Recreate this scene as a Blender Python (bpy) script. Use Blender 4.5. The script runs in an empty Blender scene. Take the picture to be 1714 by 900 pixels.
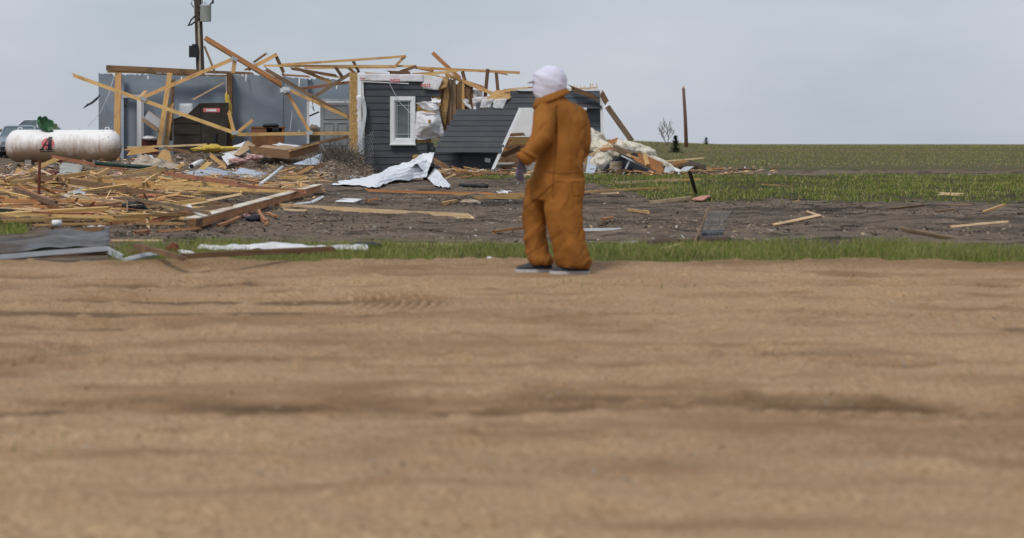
import bpy, bmesh, math, random
import numpy as np
from mathutils import Vector, Matrix, noise as mnoise

S = bpy.context.scene
COL = S.collection
RNG = random.Random(11)
NR = np.random.default_rng(5)

# ------------------------------------------------------------------ camera
F, CX, CY, CH = 2970.0, 595.0, 228.0, 1.15          # focal length / principal point in photo pixels, eye height
cam_d = bpy.data.cameras.new('camera')
cam = bpy.data.objects.new('camera', cam_d); COL.objects.link(cam)
cam.location = (0, 0, CH); cam.rotation_euler = (math.radians(90), 0, 0)
cam_d.sensor_width = 36.0; cam_d.sensor_fit = 'HORIZONTAL'
cam_d.lens = 36.0 * F / 1714.0
cam_d.shift_x = (857 - CX) / 1714.0
cam_d.shift_y = -(450 - CY) / 1714.0
cam_d.clip_start = 0.1; cam_d.clip_end = 3000
cam_d.dof.use_dof = True; cam_d.dof.focus_distance = 40.0
cam_d.dof.aperture_fstop = 2.15
S.camera = cam

# ------------------------------------------------------------------ sky and sun
SUN_EL, SUN_AZ = math.radians(52), math.radians(215)
w = bpy.data.worlds.new('World'); S.world = w; w.use_nodes = True
nt = w.node_tree; nt.nodes.clear()
out = nt.nodes.new('ShaderNodeOutputWorld'); bg = nt.nodes.new('ShaderNodeBackground')
sky = nt.nodes.new('ShaderNodeTexSky'); sky.sky_type = 'NISHITA'; sky.sun_disc = False
sky.sun_elevation = SUN_EL; sky.sun_rotation = SUN_AZ; sky.air_density = 1.0; sky.dust_density = 2.0
tc = nt.nodes.new('ShaderNodeTexCoord')
mp = nt.nodes.new('ShaderNodeMapping'); mp.inputs['Scale'].default_value = (1.6, 1.6, 5.0)
cn = nt.nodes.new('ShaderNodeTexNoise'); cn.inputs['Scale'].default_value = 1.7; cn.inputs['Detail'].default_value = 6; cn.inputs['Roughness'].default_value = .55
cr = nt.nodes.new('ShaderNodeValToRGB')
cr.color_ramp.elements[0].position = 0.32; cr.color_ramp.elements[0].color = (0.355, 0.405, 0.465, 1)
cr.color_ramp.elements[1].position = 0.68; cr.color_ramp.elements[1].color = (0.505, 0.52, 0.578, 1)
sc_ = nt.nodes.new('ShaderNodeVectorMath'); sc_.operation = 'SCALE'; sc_.inputs['Scale'].default_value = 10.0
mx = nt.nodes.new('ShaderNodeMix'); mx.data_type = 'RGBA'; mx.inputs['Factor'].default_value = 0.88
nt.links.new(tc.outputs['Generated'], mp.inputs['Vector']); nt.links.new(mp.outputs['Vector'], cn.inputs['Vector'])
nt.links.new(cn.outputs['Fac'], cr.inputs['Fac']); nt.links.new(cr.outputs['Color'], sc_.inputs[0])
nt.links.new(sky.outputs['Color'], mx.inputs['A']); nt.links.new(sc_.outputs['Vector'], mx.inputs['B'])
nt.links.new(mx.outputs['Result'], bg.inputs['Color']); bg.inputs['Strength'].default_value = 0.1
nt.links.new(bg.outputs['Background'], out.inputs['Surface'])
sd = bpy.data.lights.new('sun', 'SUN'); sd.energy = 1.5; sd.angle = math.radians(15); sd.color = (1, 0.965, 0.91)
sun = bpy.data.objects.new('sun', sd); COL.objects.link(sun)
dv = Vector((math.sin(SUN_AZ) * math.cos(SUN_EL), math.cos(SUN_AZ) * math.cos(SUN_EL), math.sin(SUN_EL)))
sun.rotation_euler = dv.to_track_quat('Z', 'Y').to_euler(); sun.location = dv * 60
S.view_settings.view_transform = 'Standard'; S.view_settings.look = 'None'
S.view_settings.gamma = 1.0; S.view_settings.use_curve_mapping = False; S.view_settings.exposure = 0.36
S.render.engine = 'CYCLES'
S.cycles.use_denoising = True; S.cycles.max_bounces = 6

# ------------------------------------------------------------------ layout helpers
def P(px, py, Y): return Vector(((px - CX) / F * Y, Y, CH - (py - CY) / F * Y))
def G(px, py, h=0.0):                                   # point h above flat ground seen at that photo pixel
    Y = (CH - h) * F / (py - CY)
    return P(px, py, Y)
def lerp(a, b, t): return a + (b - a) * t
def interp(tab, v):                                      # piecewise-linear table [(v, out), ...]
    if v <= tab[0][0]: return tab[0][1]
    for (a, fa), (b, fb) in zip(tab, tab[1:]):
        if v <= b: return fa + (fb - fa) * (v - a) / (b - a)
    return tab[-1][1]

def vnoise(x, y, seed=0):
    xi = np.floor(x).astype(np.int64); yi = np.floor(y).astype(np.int64)
    fx = x - xi; fy = y - yi; fx = fx * fx * (3 - 2 * fx); fy = fy * fy * (3 - 2 * fy)
    def h(a, b):
        n = (a * 374761393 + b * 668265263 + seed * 1442695041) & 0xffffffff
        n = ((n ^ (n >> 13)) * 1274126177) & 0xffffffff
        return ((n ^ (n >> 16)) & 0xffff) / 65535.0
    return (h(xi, yi) * (1 - fx) + h(xi + 1, yi) * fx) * (1 - fy) + (h(xi, yi + 1) * (1 - fx) + h(xi + 1, yi + 1) * fx) * fy
def fbm(x, y, seed=0, o=4):
    s = 0; a = 1.0; t = 0
    for i in range(o):
        s = s + a * vnoise(x * 2 ** i, y * 2 ** i, seed + i * 7); t += a; a *= 0.5
    return s / t
def sstep(a, b, x):
    t = np.clip((x - a) / (b - a), 0, 1); return t * t * (3 - 2 * t)

def terrain(x, y):
    x = np.asarray(x, float); y = np.asarray(y, float)
    ratio = x / np.maximum(y, 1)
    crest = np.interp(ratio, [-0.22, -0.12, 0.12, 0.17, 0.21, 0.4], [1.75, 1.6, 1.0, 0.68, 0.45, 0.35]) + 0.12 * (fbm(x * .05, y * .05, 3) - .5)
    z = crest * sstep(72, 140, y) - 6.0 * sstep(150, 420, y)
    rough = sstep(17.5, 19.5, y) * (1 - sstep(70, 90, y))
    z = z + rough * (0.08 * (fbm(x * .9, y * 1.4, 21) - .5) + 0.085 * (fbm(x * 2.2, y * 3.6, 22, 4) - .5) + 0.05 * (fbm(x * 6, y * 7, 23, 2) - .5))
    z = z - 0.03 * (1 - sstep(15.5, 17.0, y))
    return z
def gz(x, y): return float(terrain(np.array([x]), np.array([y]))[0])
def on_ground(px, py, up=0.0):                            # ground point at that pixel, on the terrain
    g = G(px, py); return Vector((g.x, g.y, gz(g.x, g.y) + up))

# ------------------------------------------------------------------ object helpers
W = {}
def link(o, parent=None, world=None):
    COL.objects.link(o)
    world = world or Matrix.Identity(4)
    if parent is not None:
        o.parent = parent; o.matrix_parent_inverse = W[parent.name].inverted()
    o.matrix_basis = world; W[o.name] = world.copy()
    return o
def tag(o, label=None, cat=None, group=None, kind=None):
    if label: o['label'] = label
    if cat: o['category'] = cat
    if group: o['group'] = group
    if kind: o['kind'] = kind
    return o
def empty(name, loc, label=None, cat=None, group=None):
    o = bpy.data.objects.new(name, None); o.empty_display_size = 0.2
    link(o, None, Matrix.Translation(loc)); return tag(o, label, cat, group)

class MB:
    def __init__(s): s.v = []; s.f = []; s.m = []; s.mi = 0
    def add(s, vs, fs):
        b = len(s.v); s.v += [Vector(p) for p in vs]
        for f in fs: s.f.append([b + i for i in f]); s.m.append(s.mi)
        return s
    def box(s, c, size, rot=None):
        c = Vector(c); h = Vector(size) * .5; vs = []
        for x in (-1, 1):
            for y in (-1, 1):
                for z in (-1, 1):
                    p = Vector((x * h.x, y * h.y, z * h.z))
                    if rot is not None: p = rot @ p
                    vs.append(c + p)
        return s.add(vs, [(0, 1, 3, 2), (4, 6, 7, 5), (0, 4, 5, 1), (2, 3, 7, 6), (0, 2, 6, 4), (1, 5, 7, 3)])
    def loft(s, rings, cap=True):
        n = len(rings[0]); vs = [p for r in rings for p in r]; fs = []
        for i in range(len(rings) - 1):
            for j in range(n):
                a = i * n + j; b = i * n + (j + 1) % n
                fs.append((a, b, b + n, a + n))
        if cap: fs.append(tuple(range(n - 1, -1, -1))); fs.append(tuple(range((len(rings) - 1) * n, len(rings) * n)))
        return s.add(vs, fs)
    def tube(s, pts, radii, n=8, cap=True):
        pts = [Vector(p) for p in pts]; rings = []
        if not hasattr(radii, '__len__'): radii = [radii] * len(pts)
        for i, p in enumerate(pts):
            t = (pts[min(i + 1, len(pts) - 1)] - pts[max(i - 1, 0)]).normalized()
            q = Vector((0, 0, 1)).cross(t)
            if q.length < 1e-3: q = Vector((1, 0, 0))
            q.normalize(); u = t.cross(q)
            rings.append([p + (q * math.cos(2 * math.pi * k / n) + u * math.sin(2 * math.pi * k / n)) * radii[i] for k in range(n)])
        return s.loft(rings, cap)
    def prism(s, poly, depth):                            # poly: 3-D outline, extruded by vector depth
        n = len(poly); poly = [Vector(p) for p in poly]; d = Vector(depth)
        return s.add(poly + [p + d for p in poly], [tuple(range(n)), tuple(range(2 * n - 1, n - 1, -1))] +
                     [(i, n + i, n + (i + 1) % n, (i + 1) % n) for i in range(n)])
    def build(s, name, mat, parent=None, origin=None, smooth=False, world=None):
        me = bpy.data.meshes.new(name)
        o = Vector(origin) if origin is not None else (sum(s.v, Vector()) / len(s.v))
        if world is not None: o = Vector((0, 0, 0))
        me.from_pydata([p - o for p in s.v], [], s.f); me.update()
        for m_ in (mat if isinstance(mat, (list, tuple)) else [mat]): me.materials.append(m_)
        if any(s.m): me.polygons.foreach_set('material_index', s.m)
        if smooth: me.polygons.foreach_set('use_smooth', [True] * len(me.polygons))
        bm = bmesh.new(); bm.from_mesh(me); bmesh.ops.recalc_face_normals(bm, faces=bm.faces[:]); bm.to_mesh(me); bm.free()
        return link(bpy.data.objects.new(name, me), parent, world if world is not None else Matrix.Translation(o))

def raw_mesh(name, verts, faces4=None, tris=None, mats=None, mi=None, smooth=False, parent=None):
    me = bpy.data.meshes.new(name); verts = np.asarray(verts, np.float32)
    me.vertices.add(len(verts)); me.vertices.foreach_set('co', verts.ravel())
    q = np.zeros((0, 4), np.int32) if faces4 is None else np.asarray(faces4, np.int32)
    t = np.zeros((0, 3), np.int32) if tris is None else np.asarray(tris, np.int32)
    li = np.concatenate([q.ravel(), t.ravel()]).astype(np.int32)
    tot = np.concatenate([np.full(len(q), 4), np.full(len(t), 3)]).astype(np.int32)
    st = np.concatenate([[0], np.cumsum(tot)[:-1]]).astype(np.int32)
    me.loops.add(len(li)); me.loops.foreach_set('vertex_index', li)
    me.polygons.add(len(tot)); me.polygons.foreach_set('loop_start', st); me.polygons.foreach_set('loop_total', tot)
    for m_ in (mats or []): me.materials.append(m_)
    if mi is not None: me.polygons.foreach_set('material_index', np.asarray(mi, np.int32))
    me.polygons.foreach_set('use_smooth', np.full(len(tot), smooth))
    me.update(calc_edges=True); me.validate()
    return link(bpy.data.objects.new(name, me), parent)

# ------------------------------------------------------------------ materials
def nodes(name):
    m = bpy.data.materials.new(name); m.use_nodes = True
    t = m.node_tree; return m, t, t.nodes['Principled BSDF']
def N(t, kind, **kw):
    n = t.nodes.new(kind)
    for k, v in kw.items():
        if k in n.inputs: n.inputs[k].default_value = v
        else: setattr(n, k, v)
    return n
def mixc(t, fac, a, b, mode='MIX'):
    m = t.nodes.new('ShaderNodeMix'); m.data_type = 'RGBA'; m.blend_type = mode
    for s_, v in (('Factor', fac), ('A', a), ('B', b)):
        if hasattr(v, 'is_linked') or hasattr(v, 'links'): t.links.new(v, m.inputs[s_])
        else: m.inputs[s_].default_value = v if s_ == 'Factor' else (*v, 1)
    return m.outputs['Result']
def noise_fac(t, scale, stretch=(1, 1, 1), detail=4, lo=.35, hi=.65, coord='Object', rough=.6):
    c = t.nodes.new('ShaderNodeTexCoord'); mp_ = N(t, 'ShaderNodeMapping'); mp_.inputs['Scale'].default_value = stretch
    n = N(t, 'ShaderNodeTexNoise', Scale=scale, Detail=detail, Roughness=rough)
    oi = t.nodes.new('ShaderNodeObjectInfo'); ad = N(t, 'ShaderNodeVectorMath', operation='ADD')
    sc = N(t, 'ShaderNodeMath', operation='MULTIPLY'); sc.inputs[1].default_value = 37.0
    t.links.new(oi.outputs['Random'], sc.inputs[0]); t.links.new(c.outputs[coord], mp_.inputs['Vector'])
    t.links.new(mp_.outputs['Vector'], ad.inputs[0]); t.links.new(sc.outputs[0], ad.inputs[1])
    t.links.new(ad.outputs[0], n.inputs['Vector'])
    r = N(t, 'ShaderNodeMapRange'); r.inputs['From Min'].default_value = lo; r.inputs['From Max'].default_value = hi
    t.links.new(n.outputs['Fac'], r.inputs['Value']); return r.outputs['Result']
def bump(t, b, fac, strength=.3, dist=.02):
    n = N(t, 'ShaderNodeBump', Strength=strength, Distance=dist)
    t.links.new(fac, n.inputs['Height']); t.links.new(n.outputs['Normal'], b.inputs['Normal'])
def pm(name, c1, c2, scale=3, stretch=(1, 1, 1), rough=.8, bmp=.2, vary=.18, metal=0, spec=.3, dirt=None, dirt_scale=2.0, dirt_lo=.52, dirt_hi=.72, detail=5):
    m, t, b = nodes(name)
    f = noise_fac(t, scale, stretch, detail)
    c = mixc(t, f, c1, c2)
    if dirt: c = mixc(t, noise_fac(t, dirt_scale, (1, 1, 1), 6, dirt_lo, dirt_hi), c, dirt)
    oi = t.nodes.new('ShaderNodeObjectInfo'); r = N(t, 'ShaderNodeMapRange')
    r.inputs['To Min'].default_value = 1 - vary; r.inputs['To Max'].default_value = 1 + vary
    t.links.new(oi.outputs['Random'], r.inputs['Value'])
    hs = N(t, 'ShaderNodeHueSaturation'); t.links.new(r.outputs['Result'], hs.inputs['Value']); t.links.new(c, hs.inputs['Color'])
    t.links.new(hs.outputs['Color'], b.inputs['Base Color'])
    b.inputs['Roughness'].default_value = rough; b.inputs['Metallic'].default_value = metal
    b.inputs['Specular IOR Level'].default_value = spec
    if bmp: bump(t, b, f, bmp)
    return m
GR = (1.2, 26, 26)
M = {}
M['pine'] = pm('pine_lumber', (.66, .41, .175), (.49, .27, .10), 1.6, GR, .75, .25, .16, dirt=(.30, .19, .10))
M['yellow'] = pm('yellow_pine_lumber', (.70, .475, .20), (.56, .345, .125), 1.6, GR, .75, .25, .14, dirt=(.36, .22, .10))
M['pale'] = pm('pale_fresh_wood', (.70, .53, .33), (.58, .39, .20), 1.6, GR, .8, .25, .12, dirt=(.34, .25, .17))
M['orange'] = pm('orange_lumber', (.50, .245, .105), (.36, .155, .06), 1.6, GR, .75, .25, .15, dirt=(.22, .11, .05))
M['red'] = pm('reddish_lumber', (.46, .205, .115), (.33, .135, .07), 1.6, GR, .75, .25, .15, dirt=(.19, .09, .05))
M['brown'] = pm('brown_weathered_lumber', (.25, .145, .075), (.145, .082, .043), 1.6, GR, .8, .3, .18, dirt=(.08, .05, .03))
M['grey'] = pm('grey_weathered_lumber', (.27, .185, .115), (.165, .11, .068), 1.6, GR, .85, .3, .15, dirt=(.12, .085, .06))
M['osb'] = pm('strand_board', (.54, .345, .145), (.31, .18, .07), 14, (1, 3, 1.5), .85, .5, .08)
M['dirtywhite'] = pm('scuffed_white_board_face', (.70, .66, .58), (.60, .53, .42), 2.5, (1, 6, 6), .7, .15, .05, dirt=(.40, .27, .15), dirt_scale=1.6, dirt_lo=.46, dirt_hi=.64)
M['mud'] = pm('mud', (.12, .090, .070), (.055, .041, .032), 3, rough=.95, vary=.1)
M['white'] = pm('white_painted_trim', (.76, .765, .77), (.68, .685, .69), 2.5, rough=.5, bmp=.05, vary=.04, dirt=(.42, .38, .32), dirt_lo=.6, dirt_hi=.85)
M['whitesheet'] = pm('white_sheet_metal', (.74, .77, .80), (.64, .67, .71), 1.4, rough=.42, bmp=.08, vary=.05, spec=.5, dirt=(.36, .33, .30), dirt_lo=.56, dirt_hi=.85)
M['bluesheet'] = pm('light_blue_grey_panel', (.44, .50, .58), (.36, .42, .50), 1.5, rough=.5, bmp=.06, vary=.08, dirt=(.30, .27, .23), dirt_lo=.55, dirt_hi=.8)
M['galv'] = pm('galvanised_metal', (.25, .255, .265), (.15, .152, .155), 1.2, (1, 6, 1), .40, .05, .05, metal=.55, spec=.5, dirt=(.13, .085, .055), dirt_scale=1.4, dirt_lo=.42, dirt_hi=.66)
M['siding'] = pm('charcoal_lap_siding', (.066, .072, .083), (.053, .058, .068), 2.0, (1, 8, 8), .62, .12, .10, dirt=(.12, .105, .09), dirt_scale=1.6, dirt_lo=.52, dirt_hi=.85)
M['siding2'] = pm('slate_lap_siding', (.095, .115, .135), (.08, .098, .116), 2.0, (1, 8, 8), .62, .12, .08)
M['drywall'] = pm('blue_grey_painted_drywall', (.252, .30, .352), (.222, .265, .315), 1.1, rough=.8, bmp=.05, vary=.05, dirt=(.16, .165, .18), dirt_scale=.9, dirt_lo=.55, dirt_hi=.85)
M['doorgrey'] = pm('pale_grey_door_paint', (.36, .37, .375), (.32, .33, .335), 1.1, rough=.55, bmp=.03, vary=.03, dirt=(.25, .235, .21), dirt_lo=.58, dirt_hi=.85)
M['wrap'] = pm('white_house_wrap', (.74, .74, .75), (.60, .60, .62), 5, rough=.55, bmp=.35, vary=.04, dirt=(.40, .31, .23), dirt_lo=.58, dirt_hi=.80)
M['redprint'] = pm('red_print', (.55, .07, .085), (.60, .22, .22), 20, rough=.6, bmp=0, vary=.05)
M['black'] = pm('black_plastic', (.014, .015, .018), (.024, .024, .027), 3, rough=.5, bmp=.05, vary=.1)
M['navy'] = pm('black_roofing_felt', (.010, .012, .020), (.02, .023, .034), 3, rough=.7, bmp=.2, vary=.1)
M['darkbrown'] = pm('dark_brown_backing_cloth', (.048, .041, .033), (.032, .027, .022), 3, (1, 1, 1), .9, .3, .05, dirt=(.085, .07, .055), dirt_scale=1.4, dirt_lo=.55, dirt_hi=.8)
M['cabinet'] = pm('cabinet_wood', (.225, .105, .05), (.17, .075, .034), 2, (2, 20, 3), .6, .1, .08)
M['cardboard'] = pm('cardboard', (.42, .29, .18), (.36, .24, .145), 2, rough=.9, bmp=.1, vary=.1, dirt=(.25, .19, .14))
M['foam'] = pm('cream_insulation', (.76, .715, .62), (.62, .565, .455), 9, rough=.95, bmp=.9, vary=.06, dirt=(.33, .25, .16), dirt_scale=2.5, dirt_lo=.55, dirt_hi=.8)
M['yellowfoam'] = pm('yellow_insulation', (.66, .49, .10), (.47, .33, .07), 9, rough=.95, bmp=.8, vary=.06, dirt=(.30, .22, .10))
M['pink'] = pm('pink_insulation', (.60, .36, .35), (.44, .27, .25), 9, rough=.95, bmp=.9, vary=.1, dirt=(.30, .20, .17))
M['tarp'] = pm('beige_canvas', (.46, .39, .31), (.30, .245, .19), 4, rough=.9, bmp=.5, vary=.05, dirt=(.16, .12, .09))
M['cushion'] = pm('grey_green_vinyl', (.37, .375, .34), (.29, .295, .27), 3, rough=.7, bmp=.1, vary=.05, dirt=(.22, .18, .15))
M['green'] = pm('green_plastic', (.030, .13, .045), (.020, .095, .032), 3, rough=.5, bmp=.05, vary=.05, dirt=(.10, .10, .06))
M['darkgreen'] = pm('dark_green_metal', (.012, .034, .028), (.018, .045, .036), 3, rough=.45, bmp=.05, vary=.05)
M['rust'] = pm('rusty_steel', (.16, .045, .022), (.09, .028, .016), 8, rough=.85, bmp=.3, vary=.1)
M['polewood'] = pm('creosoted_pole_wood', (.105, .075, .053), (.055, .04, .03), 2, (14, 14, .7), .9, .4, .05)
M['redpole'] = pm('red_brown_pole_wood', (.17, .085, .06), (.12, .062, .044), 2, (14, 14, .7), .9, .4, .05)
M['can'] = pm('grey_green_transformer_paint', (.30, .32, .28), (.24, .255, .225), 4, rough=.5, bmp=.05, vary=.03, dirt=(.22, .15, .09), dirt_lo=.55, dirt_hi=.8)
M['lightgrey'] = pm('light_grey_metal', (.50, .52, .54), (.42, .44, .46), 3, rough=.45, bmp=.05, vary=.05, spec=.5)
M['conduit'] = pm('weathered_conduit', (.34, .29, .23), (.26, .22, .17), 3, (6, 6, 1), .7, .1, .05)
M['teal'] = pm('teal_painted_board', (.20, .42, .42), (.15, .33, .34), 3, rough=.7, bmp=.1, vary=.15)
M['pinkboard'] = pm('salmon_board', (.53, .27, .20), (.43, .20, .145), 2, GR, .8, .2, .08)
M['maroon'] = pm('maroon_plastic', (.10, .02, .02), (.07, .016, .016), 3, rough=.5, vary=.05)
M['concrete'] = pm('concrete', (.32, .30, .27), (.25, .235, .21), 6, rough=.9, bmp=.3)
M['steel'] = pm('nail_plate_steel', (.50, .53, .56), (.38, .41, .44), 20, rough=.4, bmp=.2, metal=.4, spec=.5)
M['duck'] = pm('brown_duck_canvas', (.315, .128, .028), (.245, .095, .019), 5, (1, 1, .8), .88, .25, .0, spec=.15, dirt=(.175, .068, .014), dirt_scale=3.2, dirt_lo=.50, dirt_hi=.72)
M['seam'] = pm('dark_stitching', (.20, .078, .016), (.17, .064, .013), 5, rough=.9, bmp=0, vary=0)
M['hood'] = pm('white_knit_hood', (.70, .69, .80), (.62, .61, .73), 4, rough=.95, bmp=.2, vary=.0, spec=.1)
M['glove'] = pm('purple_grey_glove', (.175, .145, .205), (.125, .105, .15), 5, rough=.9, bmp=.2, vary=0)
M['skin'] = pm('skin', (.55, .33, .24), (.50, .29, .205), 6, rough=.55, bmp=.05, vary=0)
M['shoe'] = pm('dark_shoe_leather', (.045, .045, .05), (.03, .03, .034), 5, rough=.7, bmp=.1, vary=0)
M['sole'] = pm('grey_shoe_sole', (.55, .55, .55), (.42, .41, .40), 5, rough=.8, bmp=.1, vary=0)
M['carblue'] = pm('slate_car_paint', (.25, .30, .35), (.235, .28, .33), 2, rough=.28, bmp=0, vary=0, spec=.6)
M['carsilver'] = pm('silver_car_paint', (.62, .65, .70), (.58, .61, .66), 2, rough=.28, bmp=0, vary=0, spec=.6)
M['carglass'] = pm('car_glass', (.09, .125, .14), (.11, .145, .16), 2, rough=.08, bmp=0, vary=0, spec=.8)
M['tyre'] = pm('tyre_rubber', (.02, .02, .02), (.03, .03, .03), 6, rough=.9, vary=0)
M['bark'] = pm('bark', (.10, .075, .055), (.06, .045, .034), 8, (4, 4, 1), .9, .4)
M['conifer'] = pm('conifer_needles', (.028, .058, .040), (.045, .08, .05), 5, rough=.8, bmp=0, vary=.1)
M['twig'] = pm('grey_twig', (.13, .105, .085), (.085, .068, .055), 5, rough=.9, bmp=0, vary=.15)
M['chip1'] = pm('shredded_straw', (.31, .245, .18), (.21, .165, .12), 6, rough=.95, bmp=0)
M['chip2'] = pm('shredded_dark_mulch', (.115, .082, .06), (.07, .05, .037), 6, rough=.95, bmp=0)
M['chip3'] = pm('shredded_white_bits', (.58, .56, .53), (.46, .44, .41), 6, rough=.9, bmp=0)

def mat_glass():
    m, t, b = nodes('window_glass')
    b.inputs['Base Color'].default_value = (.085, .105, .105, 1); b.inputs['Roughness'].default_value = .06
    b.inputs['Specular IOR Level'].default_value = .55
    f = noise_fac(t, 1.6, (1, 1, 1.5), 3); bump(t, b, f, .04)
    t.links.new(mixc(t, f, (.05, .065, .065), (.12, .14, .135)), b.inputs['Base Color'])
    return m
M['glass'] = mat_glass()

def mat_tank():
    m, t, b = nodes('muddy_white_tank_paint')
    c = t.nodes.new('ShaderNodeTexCoord'); sx = t.nodes.new('ShaderNodeSeparateXYZ'); t.links.new(c.outputs['Object'], sx.inputs[0])
    f1 = noise_fac(t, 2.2, (1, 1, 1), 6, 0, 1); f2 = noise_fac(t, 3.4, (4.5, 4.5, .35), 5, 0, 1)
    a = N(t, 'ShaderNodeMath', operation='MULTIPLY_ADD'); t.links.new(f1, a.inputs[0]); a.inputs[1].default_value = .75
    t.links.new(sx.outputs['Z'], a.inputs[2])
    a2 = N(t, 'ShaderNodeMath', operation='MULTIPLY_ADD'); t.links.new(f2, a2.inputs[0]); a2.inputs[1].default_value = .55
    t.links.new(a.outputs[0], a2.inputs[2])
    r = N(t, 'ShaderNodeMapRange'); r.inputs['From Min'].default_value = .98; r.inputs['From Max'].default_value = .45
    t.links.new(a2.outputs[0], r.inputs['Value'])
    col = mixc(t, r.outputs['Result'], (.82, .80, .79), (.33, .225, .15))
    sp = noise_fac(t, 9, (1, 1, 1), 4, .60, .66)
    g = N(t, 'ShaderNodeMapRange'); g.inputs['From Min'].default_value = 1.15; g.inputs['From Max'].default_value = 1.6
    t.links.new(sx.outputs['X'], g.inputs['Value'])
    mm = N(t, 'ShaderNodeMath', operation='MULTIPLY'); t.links.new(sp, mm.inputs[0]); t.links.new(g.outputs['Result'], mm.inputs[1])
    col = mixc(t, mm.outputs[0], col, (.17, .085, .05))
    t.links.new(col, b.inputs['Base Color']); b.inputs['Roughness'].default_value = .55
    bump(t, b, f1, .1); return m
M['tank'] = mat_tank()

def mat_ground():
    m, t, b = nodes('ground_soil_and_turf')
    at = N(t, 'ShaderNodeAttribute', attribute_name='zone'); sp = N(t, 'ShaderNodeSeparateColor')
    t.links.new(at.outputs['Color'], sp.inputs[0])
    s1 = noise_fac(t, .9, (.55, 1.6, 1), 7, .32, .68); s2 = noise_fac(t, 5, (.5, 1.6, 1), 6, .40, .62); s3 = noise_fac(t, 22, (.7, 1.4, 1), 4, .4, .65)
    s4 = noise_fac(t, 1.6, (.55, 1.7, 1), 9, .51, .60, rough=.75); s5 = noise_fac(t, .45, (.7, 1.3, 1), 8, .50, .66, rough=.7)
    mud = mixc(t, s2, (.335, .262, .200), (.225, .170, .127)); mud = mixc(t, s3, mud, (.275, .212, .160))
    dark = mixc(t, s3, (.048, .036, .029), (.095, .072, .056)); mud = mixc(t, s4, mud, dark); mud = mixc(t, s5, mud, mixc(t, s2, (.062, .047, .038), (.125, .096, .075)))
    turf = mixc(t, s2, (.085, .115, .030), (.12, .13, .045)); turf = mixc(t, s3, turf, (.10, .078, .045)); turf = mixc(t, s4, turf, (.10, .080, .055))
    fld = mixc(t, s1, (.150, .150, .060), (.112, .122, .046)); fld = mixc(t, noise_fac(t, .12, (.4, 1, 1), 5), fld, (.215, .165, .095))
    road = mixc(t, s1, (.36, .235, .130), (.27, .17, .09))
    c = mixc(t, sp.outputs['Red'], mud, turf); c = mixc(t, sp.outputs['Green'], c, fld); c = mixc(t, sp.outputs['Blue'], c, road)
    t.links.new(c, b.inputs['Base Color']); b.inputs['Roughness'].default_value = .95; b.inputs['Specular IOR Level'].default_value = .15
    ad = N(t, 'ShaderNodeMath', operation='ADD'); t.links.new(s2, ad.inputs[0]); t.links.new(s3, ad.inputs[1])
    bump(t, b, ad.outputs[0], .9, .05); return m
M['ground'] = mat_ground()
def mat_road():
    m, t, b = nodes('sandy_road_dirt')
    at = N(t, 'ShaderNodeAttribute', attribute_name='damp')
    s1 = noise_fac(t, 1.0, (.35, 1.5, 1), 7, .36, .66); s2 = noise_fac(t, 7, (.5, 1.3, 1), 6, .42, .66); s3 = noise_fac(t, 45, (1, 1, 1), 3, .4, .65)
    c = mixc(t, s1, (.51, .345, .20), (.42, .275, .155)); c = mixc(t, s2, c, (.47, .325, .195)); c = mixc(t, s3, c, (.30, .185, .095))
    c = mixc(t, noise_fac(t, 1.5, (.6, 1.9, 1), 8, .50, .70), c, (.25, .148, .073)); c = mixc(t, noise_fac(t, .55, (.5, 1.6, 1), 6, .52, .72), c, (.27, .165, .085)); c = mixc(t, at.outputs['Fac'], c, (.135, .078, .040))
    t.links.new(c, b.inputs['Base Color']); b.inputs['Roughness'].default_value = .95; b.inputs['Specular IOR Level'].default_value = .15
    ad = N(t, 'ShaderNodeMath', operation='ADD'); t.links.new(s2, ad.inputs[0]); t.links.new(s3, ad.inputs[1])
    bump(t, b, ad.outputs[0], .5, .02); return m
M['road'] = mat_road()
def mat_grass():
    m, t, b = nodes('grass_blades')
    at = N(t, 'ShaderNodeAttribute', attribute_name='tint')
    r = t.nodes.new('ShaderNodeValToRGB'); e = r.color_ramp.elements
    e[0].position = 0; e[0].color = (.105, .145, .026, 1); e[1].position = 1; e[1].color = (.44, .36, .17, 1)
    n = e.new(.55); n.color = (.235, .275, .06, 1); n2 = e.new(.85); n2.color = (.36, .345, .11, 1)
    t.links.new(at.outputs['Fac'], r.inputs['Fac']); t.links.new(r.outputs['Color'], b.inputs['Base Color'])
    b.inputs['Roughness'].default_value = .6; b.inputs['Specular IOR Level'].default_value = .25
    tr = N(t, 'ShaderNodeBsdfTranslucent'); t.links.new(r.outputs['Color'], tr.inputs['Color'])
    mxs = N(t, 'ShaderNodeMixShader'); mxs.inputs[0].default_value = .35
    t.links.new(b.outputs[0], mxs.inputs[1]); t.links.new(tr.outputs[0], mxs.inputs[2])
    t.links.new(mxs.outputs[0], t.nodes['Material Output'].inputs['Surface']); return m
M['grass'] = mat_grass()

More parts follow.
